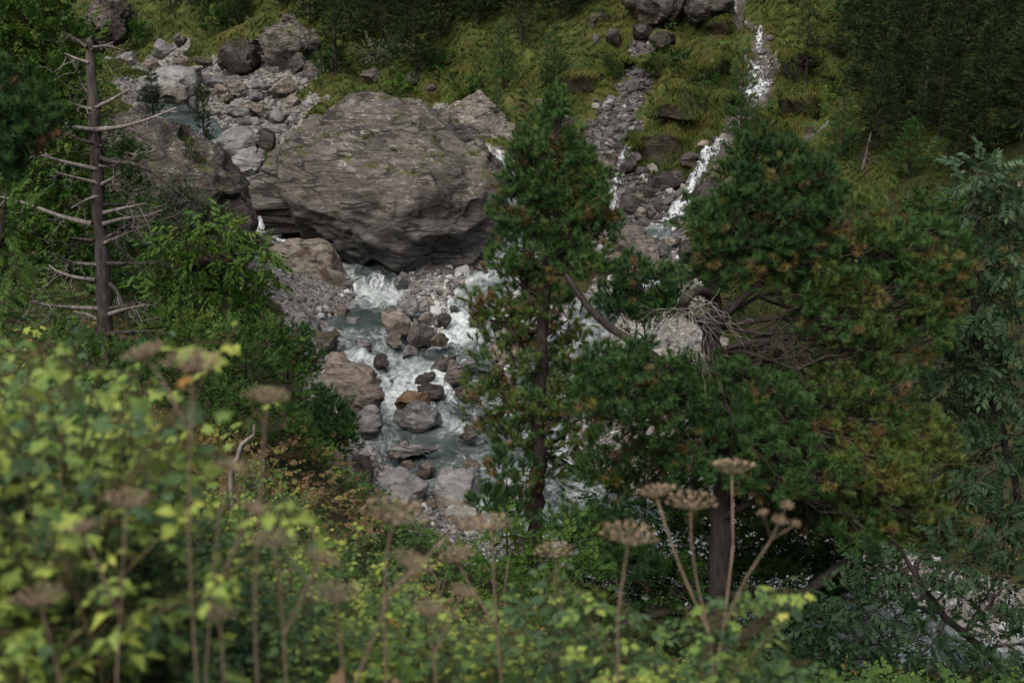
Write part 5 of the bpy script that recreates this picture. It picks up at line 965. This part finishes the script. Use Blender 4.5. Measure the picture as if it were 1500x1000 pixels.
L = (.11 + .20 * r.random(N) ** 1.5) * (1 + .55 * cl) * (P[:, 1] / 50); di = dn * .75 + r.normal(size=(N, 3)) * (.72, .72, 0); wd = (.007 + .006 * r.random(N)) * (P[:, 1] / 50)
sdv = np.cross(di, [0, 0, 1.]); sdv /= np.linalg.norm(sdv, axis=1)[:, None] + 1e-6
b0 = P - (0, 0, .03); m1 = b0 + np.stack([di[:, 0] * .35, di[:, 1] * .35, np.full(N, .75)], -1) * L[:, None] * .7; tp = m1 + np.stack([di[:, 0] * .8, di[:, 1] * .8, np.full(N, .05) - .45 * sl[:, 0]], -1) * L[:, None] * .7
v = np.stack([b0 - sdv * wd[:, None], b0 + sdv * wd[:, None], m1 + sdv * wd[:, None] * .8, m1 - sdv * wd[:, None] * .8, tp], 1).reshape(-1, 3); k = (np.arange(N) * 5)[:, None]
big = fbm(P * .22 + 30, 3); lush = sstep(44, 52, P[:, 1]) * sstep(2, 6, P[:, 0]) * (1 - sstep(14, 19, P[:, 0]))
tn = .36 + .42 * big + .24 * cl + .20 * lush + r.normal(size=N) * .07; tn = np.clip(tn, .05, .80)
mb = MB(); mb.add2(v, k + np.array([[3, 2, 4]]), k + np.array([[0, 1, 2, 3]]), 0, np.repeat(tn, 5)); tag(mb.build('slope_grass', M_GRASS), kind='stuff')
# low herbs and heather between the grass: uncountable
r2 = np.random.default_rng(15); M2 = 5200; px = r2.uniform(-60, 1560, M2); py = r2.uniform(-30, 420, M2); Q, ok = hit(px, py, 30); g = gravel(Q[:, 0], Q[:, 1]); hb_ = fbm(Q * .45 + 70, 3)
ok &= (g < .3) & (Q[:, 1] > 40) & (hb_ > .02); Q, hb_ = Q[ok], hb_[ok]; M2 = len(Q); d = r2.normal(size=(M2, 3)) * (1, 1, .3) + (0, -.4, .5); d /= np.linalg.norm(d, axis=1)[:, None]; up_ = np.array([0, -.5, 1.]) + r2.normal(size=(M2, 3)) * .4; y = up_ - (up_ * d).sum(1)[:, None] * d; y /= np.linalg.norm(y, axis=1)[:, None]
hm = MB(); Q[:, 2] += r2.uniform(.02, .3, M2); inst(hm, FARLEAF[0], FARLEAF[1], Q, np.stack([np.cross(y, d), y, d], -1), r2.uniform(.7, 1.3, M2), np.clip(.40 + .4 * fbm(Q * .3 + 5, 2) + r2.normal(size=M2) * .06, .1, .74)); tag(hm.build('slope_herbs', M_BUSH), kind='stuff')
def shrub_at(px, py, rpx, label, mat, tmpl, tint, seed, dens=26, size=1.2, group=None):
    P = hit1(px, py, 30); D = P[1]; rr = np.random.default_rng(seed)
    B = [(px + rr.normal() * rpx * .5, py - rpx * .45 + rr.normal() * rpx * .2, rpx * .55, rpx * .42, D, rpx * .5 * mpp(py, D)) for _ in range(4)]
    o = bush(label, B, tmpl, mat, dens, size, tint, seed, name='shrub', cat='shrub', group=group); return o
shrub_at(480, 105, 26, 'pale green shrub on the right shoulder of the lichen crag', M_BUSH, FARLEAF, (.5, .15), 71)
shrub_at(565, 96, 30, 'grey-green leafy shrub above the pointed lichen rocks', M_WILLOW, FARLEAF, (.6, .2), 72)
shrub_at(592, 136, 20, 'bright green leafy herb in the shade behind the giant boulder', M_BUSH, FARLEAF, (.56, .15), 73)
shrub_at(200, 62, 30, 'yellow-green bush above the round upper boulder', M_BUSH, FARLEAF, (.45, .15), 74)
shrub_at(330, 40, 36, 'dark green bush on the grassy bank of the upper stream bed', M_BUSH, FARLEAF, (.3, .15), 75)
shrub_at(1212, 150, 26, 'bright yellow-green fern clump above the side waterfall', M_BUSH, FARLEAF, (.70, .1), 76)
shrub_at(1192, 168, 16, 'little yellow-green fern tuft left of the side waterfall', M_BUSH, FARLEAF, (.70, .1), 77)
shrub_at(1040, 138, 20, 'bluish green shrub left of the hillside waterfall', M_BUSH, FARLEAF, (.4, .12), 78)
shrub_at(985, 100, 22, 'dark shrub beside the upper scree gully', M_BUSH, FARLEAF, (.25, .12), 79)
shrub_at(995, 165, 26, 'olive bush in the middle of the grassy slope', M_BUSH, FARLEAF, (.3, .12), 80)
shrub_at(1240, 30, 30, 'dark shrub at the top of the grassy slope', M_BUSH, FARLEAF, (.25, .12), 81)
shrub_at(640, 110, 26, 'dark leafy undergrowth beneath the central conifers', M_BUSH, FARLEAF, (.28, .14), 82)
shrub_at(690, 140, 22, 'low green undergrowth left of the conical pine', M_BUSH, FARLEAF, (.34, .14), 83)
shrub_at(1390, 330, 40, 'dull green bush behind the yellowish boughs', M_BUSH, FARLEAF, (.25, .14), 84)
# moss and grass tufts on the boulders
r = np.random.default_rng(91); dg = bpy.context.evaluated_depsgraph_get(); dg.update()
TG = [(438,218,9),(576,212,9),(540,200,7),(610,172,10),(560,152,9),(480,172,9),(670,235,7),(600,285,8),(537,265,4),(537,280,4),(660,160,10),(395,222,7),(275,215,10),(330,270,8),(295,235,8),(640,200,7),(510,180,6),(698,220,7),
      (345,62,18),(360,58,14),(445,62,16),(425,80,10),(290,84,12),(660,130,10),(1050,238,18),(1080,250,14),(885,18,34),(860,24,20),(980,44,22),(1104,46,18),(1085,248,12),(970,250,34),(950,240,26),(1000,236,24),(930,225,18)]
tg = MB()
for (a, b, s, *mo) in TG:
    d = ray(np.array(a), np.array(b)); okh, loc, nrm, *_ = bpy.context.scene.ray_cast(dg, Vector(CAMP + d * (40 if mo else 28)), Vector(d / np.linalg.norm(d)))
    if not okh: continue
    c = np.array(loc); m = mpp(b, c[1]); k_ = int(14 + s * 9); o_ = r.normal(size=(k_, 3)) * s * m * (.75, .75, 0) * r.uniform(.6, 1.2); o_[:, 2] = 0; c2 = c + o_; zz = []
    for q in c2:
        h_, l_, *_ = bpy.context.scene.ray_cast(dg, Vector(q + (0, -.2, 2.0)), Vector((0, 0, -1))); zz.append(l_[2] if h_ and abs(l_[2] - c[2]) < .8 else np.nan)
    c2[:, 2] = zz; c2 = c2[~np.isnan(c2[:, 2])]; k_ = len(c2)
    if k_ < 3: continue
    Lg = r.uniform(.08, .22, k_)[:, None] * (1 + s / 40); di = r.normal(size=(k_, 3)) * (.6, .6, 0) + (0, -.45, 0); sdv = np.cross(di, [0, 0, 1.]); sdv /= np.linalg.norm(sdv, axis=1)[:, None]
    m1 = c2 + (di * .35 + (0, 0, .7)) * Lg * .7; tp = m1 + (di * .8 + (0, 0, -.35)) * Lg * .8; wd = .012
    tg.add2(np.stack([c2 - sdv * wd, c2 + sdv * wd, m1 + sdv * wd, m1 - sdv * wd, tp], 1).reshape(-1, 3), (np.arange(k_) * 5)[:, None] + np.array([[3, 2, 4]]), (np.arange(k_) * 5)[:, None] + np.array([[0, 1, 2, 3]]), 0, np.repeat(r.uniform(.40, .72, k_) if mo else r.uniform(.12, .6, k_), 5))
for mv, mn in MPTS:   # long grass hanging over the hummocks
    k_ = 1500; ii = r.integers(0, len(mv), k_); c2 = mv[ii] + r.normal(size=(k_, 3)) * .05; nn_ = mn[ii]; 
    Lg = r.uniform(.14, .36, k_)[:, None]; di = nn_ * (1, 1, 0) + r.normal(size=(k_, 3)) * (.5, .5, 0) + (0, -.35, 0); sdv = np.cross(di, [0, 0, 1.]); sdv /= np.linalg.norm(sdv, axis=1)[:, None]
    c2 = mv[ii] + r.normal(size=(k_, 3)) * .05; m1 = c2 + (di * .45 + (0, 0, .45)) * Lg * .7; tp = m1 + (di * .8 + (0, 0, -.6)) * Lg * .8; wd = .010; tt_ = np.clip(.52 + .3 * pn(c2 * 1.2) + r.normal(size=k_) * .07 + .0 * Lg[:, 0], .1, .8)
    tg.add2(np.stack([c2 - sdv * wd, c2 + sdv * wd, m1 + sdv * wd, m1 - sdv * wd, tp], 1).reshape(-1, 3), (np.arange(k_) * 5)[:, None] + np.array([[3, 2, 4]]), (np.arange(k_) * 5)[:, None] + np.array([[0, 1, 2, 3]]), 0, np.repeat(tt_, 5))
tag(tg.build('rock_grass', M_GRASS), kind='stuff')
# ------------------------------------------------------------------ foreground vegetation on the near slope
M_LOBE = leaf_mat('lobed_leaves', [(0, (.030,.058,.028)), (.25, (.075,.135,.070)), (.45, (.125,.205,.060)), (.65, (.22,.31,.078)), (.84, (.38,.45,.10)), (1.0, (.46,.46,.12)), (1.12, (.30,.16,.05))], .38, .5, .4, .22)
M_HERB = leaf_mat('low_herbs', [(0, (.025,.05,.018)), (.35, (.055,.105,.03)), (.6, (.10,.16,.04)), (.8, (.18,.21,.05)), (.92, (.16,.11,.05)), (1, (.15,.10,.065))], .3, .6, .3, .22)
M_STALK = bark_mat('dry_brown_stalk', (.11,.082,.060), (.27,.21,.155), 2.)
M_UMBEL = leaf_mat('dry_seed_heads', [(0, (.12,.085,.055)), (.5, (.34,.25,.17)), (1, (.58,.46,.34))], .2, .9, .1, .4)
M_STEM = bark_mat('green_brown_stem', (.045,.040,.020), (.11,.10,.045), 2.)
def lobed():
    a = np.radians([0, 18, 32, 52, 68, 92, 112, 140, 165, 180, 195, 220, 248, 268, 292, 308, 328, 342]); rr = np.array([1.0, .72, .55, .90, .60, .48, .72, .50, .30, .12, .30, .50, .72, .48, .60, .90, .55, .72])
    o = np.stack([np.sin(a) * rr * .55, -.10 * rr ** 2, np.cos(a) * rr * .55 + .15], -1); v = np.concatenate([[[0, .03, .1]], o]); n_ = len(o); f = np.array([[0, 1 + i, 1 + (i + 1) % n_] for i in range(n_)]); return v, f
LOBE = lobed()
OVATE = compound(1, .62, .78, .30, .25, seed=8)      # three broad leaflets, raspberry-like
LANCE = compound(4, 1.1, .55, .15, .3, seed=9)       # longer divided leaf
LEAVES = [LOBE, OVATE, LANCE]
def leafy(name, label, cat, group, stems, nl, size, tint, seed, base, lt=0):
    """stems: list of polylines (m); leaves set along their upper parts"""
    r = np.random.default_rng(seed); root = thing(name, base, label, cat, group); sb = MB(); fb = MB()
    for S in stems:
        S = np.asarray(S, float); q = np.linspace(0, len(S) - 1, 12); Si = np.stack([np.interp(q, np.arange(len(S)), S[:, k]) for k in range(3)], -1); Si[1:] += r.normal(size=(11, 3)) * .012
        sb.tube(Si, np.linspace(.006, .002, 12), 5); n_ = nl; t_ = r.uniform(.3, 1., n_) ** .8; at = np.stack([np.interp(t_ * 11, np.arange(12), Si[:, k]) for k in range(3)], -1)
        a = r.uniform(0, 6.3, n_); o = np.stack([np.cos(a), np.sin(a), r.uniform(-.1, .6, n_)], -1); P = at + o * (r.uniform(.05, .16, n_) * (1.25 - .5 * t_) * size / .09)[:, None]
        for i in range(n_): sb.tube(np.stack([at[i], (at[i] + P[i]) / 2 + (0, 0, .012), P[i]]), [.0022, .0018, .0014], 3)
        d = o * (1, 1, .1) + np.array([0, 0, -.25]) + r.normal(size=(n_, 3)) * .25; d /= np.linalg.norm(d, axis=1)[:, None]; up = np.array([0, -.25, 1.]) + r.normal(size=(n_, 3)) * .35; y = up - (up * d).sum(1)[:, None] * d; y /= np.linalg.norm(y, axis=1)[:, None]; x = np.cross(y, d)
        inst(fb, LEAVES[lt][0], LEAVES[lt][1], P, np.stack([x, y, d], -1), size * r.uniform(.5, 1.45, n_), tint[0] + tint[1] * r.normal(size=n_) + .12 * (t_ - .6), 0)
    sb.build('stem', M_STEM, root, smooth=True); fb.build('foliage', M_LOBE, root); return root
def rstems(r, n, h, sp): return [[(r.normal() * .04, r.normal() * .04, -.15), (r.normal() * sp * .4, r.normal() * sp * .4, h * .5), (r.normal() * sp, r.normal() * sp, h * r.uniform(.75, 1.05))] for _ in range(n)]
def slope(x, y): return float(ground(np.array([x]), np.array([y]))[0])
KIND = {'yellow': ('yellow-green', .66, .09), 'green': ('mid green', .37, .11), 'blue': ('dark bluish green', .22, .10), 'mixed': ('green and yellowing', .46, .17)}
PL = {}
for i, (k, (nm, tt, tv)) in enumerate(KIND.items()):
    for j in range(3):
        rr = np.random.default_rng(500 + i * 9 + j); lt = (0, 1, 0)[j] if k == 'yellow' else (1, 2, 0)[j]
        PL[(k, j)] = leafy('leafy_plant', nm, 'plant', None, rstems(rr, (7, 7, 7)[j], 1.0, .22), (40, 27, 26)[j], (.042, .048, .052)[j] * (1.08 if k == 'yellow' else 1.), (tt, tv), 600 + i * 9 + j, (0, 0, 0), lt)
_pu = set()
def plant(kind, px, ptop, D, label, group, wscale=1., minh=.35, maxh=1.5):
    g = pix(px, ptop, D); z = slope(g[0], g[1]); h = g[2] - z
    if h < minh or h > maxh: h = min(max(h, minh), maxh)
    k = (kind, int(px * 7 + D * 13) % 3); rz = (px * .37 + D * 2.1) % 6.28; q_ = wscale * (.6 + .4 * h); s = (q_, q_, max(h * .97, .3))
    if k not in _pu: _pu.add(k); o = PL[k]; o.location = (g[0], g[1], z); o.rotation_euler = (0, 0, rz); o.scale = s
    else: o = dup(PL[k], (g[0], g[1], z), rz, s)
    o['label'] = label; o['category'] = 'plant'
    if group: o['group'] = group
    return o
TOPX = [-60, 0, 60, 130, 200, 330, 430, 490, 540, 620, 700, 780, 850, 950, 1100, 1250, 1400]; TOPY = [455, 465, 485, 560, 610, 660, 690, 750, 850, 880, 890, 900, 915, 930, 950, 985, 1010]
r = np.random.default_rng(17)
def fill(n_, d0, d1, x0, x1, off, kinds, label, group, wmax=1.):
    for i in range(n_):
        D = max(3.3, d0) + (d1 - max(3.3, d0)) * r.random(); px = r.uniform(x0, x1); top = np.interp(px, TOPX, TOPY) + off * sstep(60, 200, px) + 200 * r.random() ** 1.3; kd = kinds[int(r.integers(len(kinds)))]
        plant(kd, px, top, D, label.replace('KIND', KIND[kd][0]), group.replace('KIND', KIND[kd][0]), r.uniform(.8, 1.1))
# named ones, nearest to the camera
for kd, px, top, D, lab in [('yellow',30,470,3.6,'yellow-green plant whose top leaves rise highest at the left edge'),('yellow',-10,560,3.0,'very blurred bright leaves at the far left, nearest to the camera'),('yellow',10,655,2.8,'large blurred yellow-green leaves halfway down the left edge'),('green',5,760,3.0,'blurred green leaves low on the left edge'),('yellow',95,500,4.0,'yellow-green plant just below the dead tree foot'),
        ('yellow',190,570,5.0,'yellow-green leaves in front of the dry brown patch'),('yellow',160,650,4.5,'yellow-green plant below the dry brown patch'),('blue',880,850,4.4,'dark bluish green plant at the bottom middle right'),('blue',870,800,4.6,'bluish leaves reaching up beside the hogweed stalks'),('blue',1090,860,4.4,'dark green broad-leaved plant right of the hogweed stalks'),
        ('yellow',985,905,4.0,'brightest yellow-green plant at the foot of the hogweed stalks'),('yellow',960,935,3.8,'yellow-green leaves at the very bottom under the hogweed'),('blue',1040,920,4.3,'dark leaves behind the brightest yellow-green plant'),('green',700,880,5,'mid green plant at the bottom centre'),('green',430,850,5,'mid green leafy plant low in the centre left'),('yellow',720,900,6,'small yellow-green plant at the bottom centre'),
        ('mixed',90,880,3.4,'green and yellow leaves at the bottom left corner'),('yellow',20,930,2.8,'pale green leaves in the very bottom left corner')]:
    plant(kd, px, top, D, lab, None)
fill(46, 3.0, 5.4, -40, 560, 150, ['green', 'green', 'yellow', 'mixed', 'blue', 'mixed', 'blue'], 'KIND lobed-leaf plant in the blurred near foreground', 'KIND plants of the blurred foreground')
fill(64, 5.2, 9, -60, 640, 50, ['green', 'green', 'mixed', 'blue', 'yellow'], 'KIND lobed-leaf plant in the middle of the near slope', 'KIND plants in the middle of the near slope')
fill(50, 9, 17, -100, 440, -10, ['green', 'mixed', 'green', 'blue', 'mixed'], 'KIND lobed-leaf plant on the far side of the near slope', 'KIND plants on the far side of the near slope')
fill(46, 4.2, 9, 540, 1000, 0, ['green', 'yellow', 'mixed', 'blue', 'mixed'], 'KIND lobed-leaf plant along the bottom middle of the photo', 'KIND plants along the bottom middle')
fill(14, 8, 13, 560, 1100, -10, ['green', 'blue', 'mixed'], 'KIND lobed-leaf plant under the pines', 'KIND plants under the pines')
# dead hogweed: stalks with flat seed heads
def umbel(mb, hb, c, axis, R_, r, rays=26):
    axis = axis / np.linalg.norm(axis); B = basis(axis[None], np.array([0.]))[0]
    for i in range(rays):
        a = i * 2.39996; q = math.sqrt((i + .5) / rays); e = c + B @ np.array([math.cos(a) * q * R_, math.sin(a) * q * R_, R_ * .55 * (1 - .35 * q * q)]); mid = (c + e) / 2 + B @ np.array([0, 0, -.06 * R_])
        mb.tube(np.stack([c, mid, e]), [.0016, .0013, .0010], 3)
        k = 10; p = e + r.normal(size=(k, 3)) * R_ * .055 * (1, 1, .7); inst(hb, FL[0], FL[1], p, basis(r.normal(size=(k, 3)) + axis, r.uniform(0, 6.3, k)), R_ * r.uniform(.03, .06, k), r.uniform(.1, 1, k), 1)
FL = (np.array([[-.6, 0, 0], [0, 0, -.9], [.6, 0, 0], [0, 0, .9], [0, .35, 0]]), np.array([[0, 1, 4], [1, 2, 4], [2, 3, 4], [3, 0, 4]]))
def hogweed(label, D, stalks, seed, base_px=None):
    """stalks: [(points px.., radius of the head in px or 0)]"""
    r = np.random.default_rng(seed); b = np.array(pix(stalks[0][0][0][0], stalks[0][0][0][1], D)); z = slope(b[0], b[1]); base = np.array([b[0], b[1], min(z, b[2])]); root = thing('dead_hogweed', base, label, 'plant'); sb = MB()
    heads = []
    for pts, R_, *o in stalks:
        dd = o[0] if o else D; P = np.array([pix(a, c, D + (dd - D) * i / (len(pts) - 1)) for i, (a, c) in enumerate(pts)])
        if pts[0] == stalks[0][0][0]: P = np.concatenate([base[None] - (0, 0, .1), P])
        q = np.linspace(0, len(P) - 1, 5 * len(P)); Pi = np.stack([np.interp(q, np.arange(len(P)), P[:, k]) for k in range(3)], -1)
        for k in range(3): Pi[1:-1, k] = np.convolve(Pi[:, k], [.25, .5, .25], 'valid')
        w0 = (.0056 if len(pts) > 2 else .005) * min(1, D / 5.2); sb.tube(Pi, np.linspace(w0, .0032 * min(1, D / 4.5), len(Pi)), 6)
        if R_: heads.append((Pi[-1], Pi[-1] - Pi[-4], R_ * mpp(pts[-1][1], dd)))
    sb.build('stalk', M_STALK, root, smooth=True, loc=base).location = (0, 0, 0)
    for c, ax, R_ in heads:
        mb = MB(); umbel(mb, mb, c, np.asarray(ax) / np.linalg.norm(ax) + (0, 0, .8), R_, r); o = mb.build('umbel', [M_STALK, M_UMBEL], root, loc=base); o.location = (0, 0, 0)
    return root
hogweed('tall dead hogweed with three broad seed heads at the right', 4.3, [([(1046,1010),(1040,930),(1020,850),(1012,790),(1012,745)],38,4.3),([(1040,930),(1000,840),(975,770),(962,728)],31,4.4),([(1046,1010),(1062,900),(1074,800),(1072,694)],37,4.8),([(1060,920),(1090,850),(1130,790),(1142,765)],14,4.2),([(1130,790),(1152,742)],12,4.2),([(1130,790),(1165,768)],9,4.2),([(1130,790),(1118,752)],9,4.2)], 1)
hogweed('dead hogweed with a tattered head above the bluish leaves', 3.6, [([(905,1010),(905,900),(915,830),(920,795)],44)], 2)
hogweed('blurred dead hogweed in front of the dead tree bank', 2.8, [([(276,800),(278,690),(281,600),(282,545)],48),([(281,640),(240,560),(215,525)],34)], 3)
hogweed('blurred hogweed head left of the dwarf pines', 2.9, [([(372,900),(380,760),(386,650),(390,590)],36)], 4)
hogweed('brown hogweed heads in front of the flat slab', 3.4, [([(566,1000),(562,880),(568,800),(576,765)],52),([(562,880),(640,800),(672,770)],46)], 5)
hogweed('hogweed with a drooping head left of the central pine foot', 4.3, [([(735,1010),(728,920),(724,860),(720,775)],34),([(728,920),(690,860),(670,822)],30)], 6)
hogweed('bent dead hogweed with a ragged brown head at the lower left', 2.5, [([(90,1010),(80,960),(66,910),(60,885)],40)], 7)
hogweed('faded hogweed in the lower middle of the photo', 3.0, [([(505,1010),(498,930),(492,880)],40),([(520,1000),(552,920),(575,860),(600,832)],34)], 8)
hogweed('thin brown hogweed with heads over the slope at the left centre', 3.0, [([(300,1000),(310,880),(320,760),(338,690)],26),([(310,880),(345,800),(372,750)],24)], 9)
hogweed('pale hogweed beside the bushes below the central pine', 5.4, [([(832,1010),(828,930),(820,860),(812,815)],30)], 10)
hogweed('pale brown hogweed low among the leaves at the left', 2.7, [([(170,1010),(176,900),(182,800),(186,742)],38),([(176,900),(140,820),(120,780)],26)], 11)
hogweed('hogweed with two ragged heads among green leaves left of centre', 2.9, [([(420,1010),(416,930),(410,850),(404,800)],36),([(416,930),(450,860),(470,822)],28)], 12)
hogweed('small faded hogweed near the bottom edge left of centre', 2.8, [([(330,1040),(326,960),(322,905)],30)], 13)
hogweed('brown hogweed by the bottom edge in the middle', 3.2, [([(640,1040),(636,960),(630,900)],30),([(636,960),(662,900),(676,872)],22)], 14)
for k, (px, D, top, lean, lab) in enumerate([(95,6,745,4,'thin dark dead stalk standing at the lower left'),(285,5.5,700,18,'brown dead stalk in the lower left centre'),(395,5,735,-30,'leaning dead stalk right of the lower left centre'),(350,6,720,10,'upright brown dead stalk among green leaves'),(455,5,760,14,'dead stalk in front of the dark undercut bank'),(745,6,820,-6,'dark upright dead stalk at the bottom centre'),(640,6,850,36,'bent dead stalk at the bottom centre left')]):
    g = pix(px, top, D); z = slope(g[0], g[1]); b = np.array([g[0] - lean * .003, g[1], z - .1]); mb = MB(); rr = np.random.default_rng(k); p, q = limb(b, g, .008, .003, rr, 0, 8, .012); mb.tube(p, q, 6)
    for _ in range(4): i = rr.integers(3, 8); p2, q2 = limb(p[i], p[i] + rr.normal(size=3) * .10 + (0, 0, .08), .003, .0015, rr, 0, 5, .05); mb.tube(p2, q2, 4)
    tag(mb.build('dead_stalk', M_STALK, loc=b, smooth=True), lab, 'stalk')
for (a, b_, D, w0, lab) in [((338,680),(372,622),9,.02,'bleached broken stick poking out of the slope'),((455,850),(415,810),5,.006,'pale dry stick in the lower middle')]:
    A_, B_ = pix(*a, D), pix(*b_, D); rr = np.random.default_rng(3); mb = MB(); p, q = limb(A_, B_, w0, w0 * .4, rr, .05, 6, .03); p = np.concatenate([[A_ - (0, 0, .6)], p]); mb.tube(p, np.concatenate([[w0], q]), 6); tag(mb.build('stick', M_DEADB, loc=A_, smooth=True), lab, 'stick')
# low herbs and dry ferns covering the slope between the plants: uncountable
r = np.random.default_rng(23); N = 15000
px = r.uniform(-300, 1800, N); dd = 2. + 24 * r.random(N) ** .8; X = (px - 750) / FOC * dd * 1.02; Y = dd; Z = ground(X, Y); g = gravel(X, Y); ok = g < .3; X, Y, Z = X[ok], Y[ok], Z[ok]; N = len(X)
P = np.stack([X, Y, Z + r.uniform(.02, .38, N)], -1); d = r.normal(size=(N, 3)) * (1, 1, .3) + (0, -.2, .35); d /= np.linalg.norm(d, axis=1)[:, None]; up = np.array([0, -.3, 1.]) + r.normal(size=(N, 3)) * .4; y = up - (up * d).sum(1)[:, None] * d; y /= np.linalg.norm(y, axis=1)[:, None]
cl = fbm(P * .8, 3); tn = .36 + .22 * cl + r.normal(size=N) * .08; dry = fbm(P * .5 + 20, 3) > .33; tn = np.where(dry, r.uniform(.88, 1.05, N), tn)
mb = MB(); inst(mb, SMALLT[0], SMALLT[1], P, np.stack([np.cross(y, d), y, d], -1), r.uniform(.6, 1.15, N), tn); tag(mb.build('ground_cover', M_HERB), kind='stuff')
# the patch of dry brown bracken
mb = MB(); N = 1500; px = r.normal(size=N) * 58 + 265; py = r.normal(size=N) * 30 + 575; D_ = 13 + r.normal(size=N) * .8; P = pix(px, py, D_); zz = ground(P[:, 0], P[:, 1]); P[:, 2] = np.minimum(P[:, 2], zz + .7); P[:, 2] = np.maximum(P[:, 2], zz + .05)
d = r.normal(size=(N, 3)) + (0, 0, .5); inst(mb, SMALLT[0], SMALLT[1], P, basis(d, r.uniform(0, 6, N)), r.uniform(.5, 1., N), r.uniform(.9, 1.05, N)); tag(mb.build('dry_bracken', M_HERB), kind='stuff')
# ------------------------------------------------------------------ light: overcast day deep in a valley
w = bpy.data.worlds.new('World'); bpy.context.scene.world = w; w.use_nodes = True; nt = w.node_tree; nt.nodes.clear()
sk = nt.nodes.new('ShaderNodeTexSky'); sk.sky_type = 'NISHITA'; sk.sun_disc = False
SUN_EL, SUN_ROT = R(52), R(-158)
sk.sun_elevation = SUN_EL; sk.sun_rotation = SUN_ROT; sk.air_density = .9; sk.dust_density = 6; sk.ozone_density = .6
bg = nt.nodes.new('ShaderNodeBackground'); bg.inputs[1].default_value = .062; ow = nt.nodes.new('ShaderNodeOutputWorld')
nt.links.new(sk.outputs[0], bg.inputs[0]); nt.links.new(bg.outputs[0], ow.inputs[0])
sd_ = bpy.data.lights.new('sun', 'SUN'); sd_.energy = 2.5; sd_.angle = R(60); sd_.color = (1, .955, .87)
so_ = bpy.data.objects.new('sun', sd_); C.objects.link(so_)
dvec = Vector((math.sin(SUN_ROT) * math.cos(SUN_EL), math.cos(SUN_ROT) * math.cos(SUN_EL), math.sin(SUN_EL)))
so_.rotation_euler = dvec.to_track_quat('Z', 'Y').to_euler(); so_.location = (0, 0, 60)
sc = bpy.context.scene; sc.view_settings.view_transform = 'Standard'; sc.view_settings.look = 'None'; sc.view_settings.exposure = EXPO
sc.view_settings.gamma = 1
try:
    sc.cycles.use_denoising = True; sc.cycles.max_bounces = 6; sc.cycles.transparent_max_bounces = 12; sc.cycles.diffuse_bounces = 3
except Exception: pass
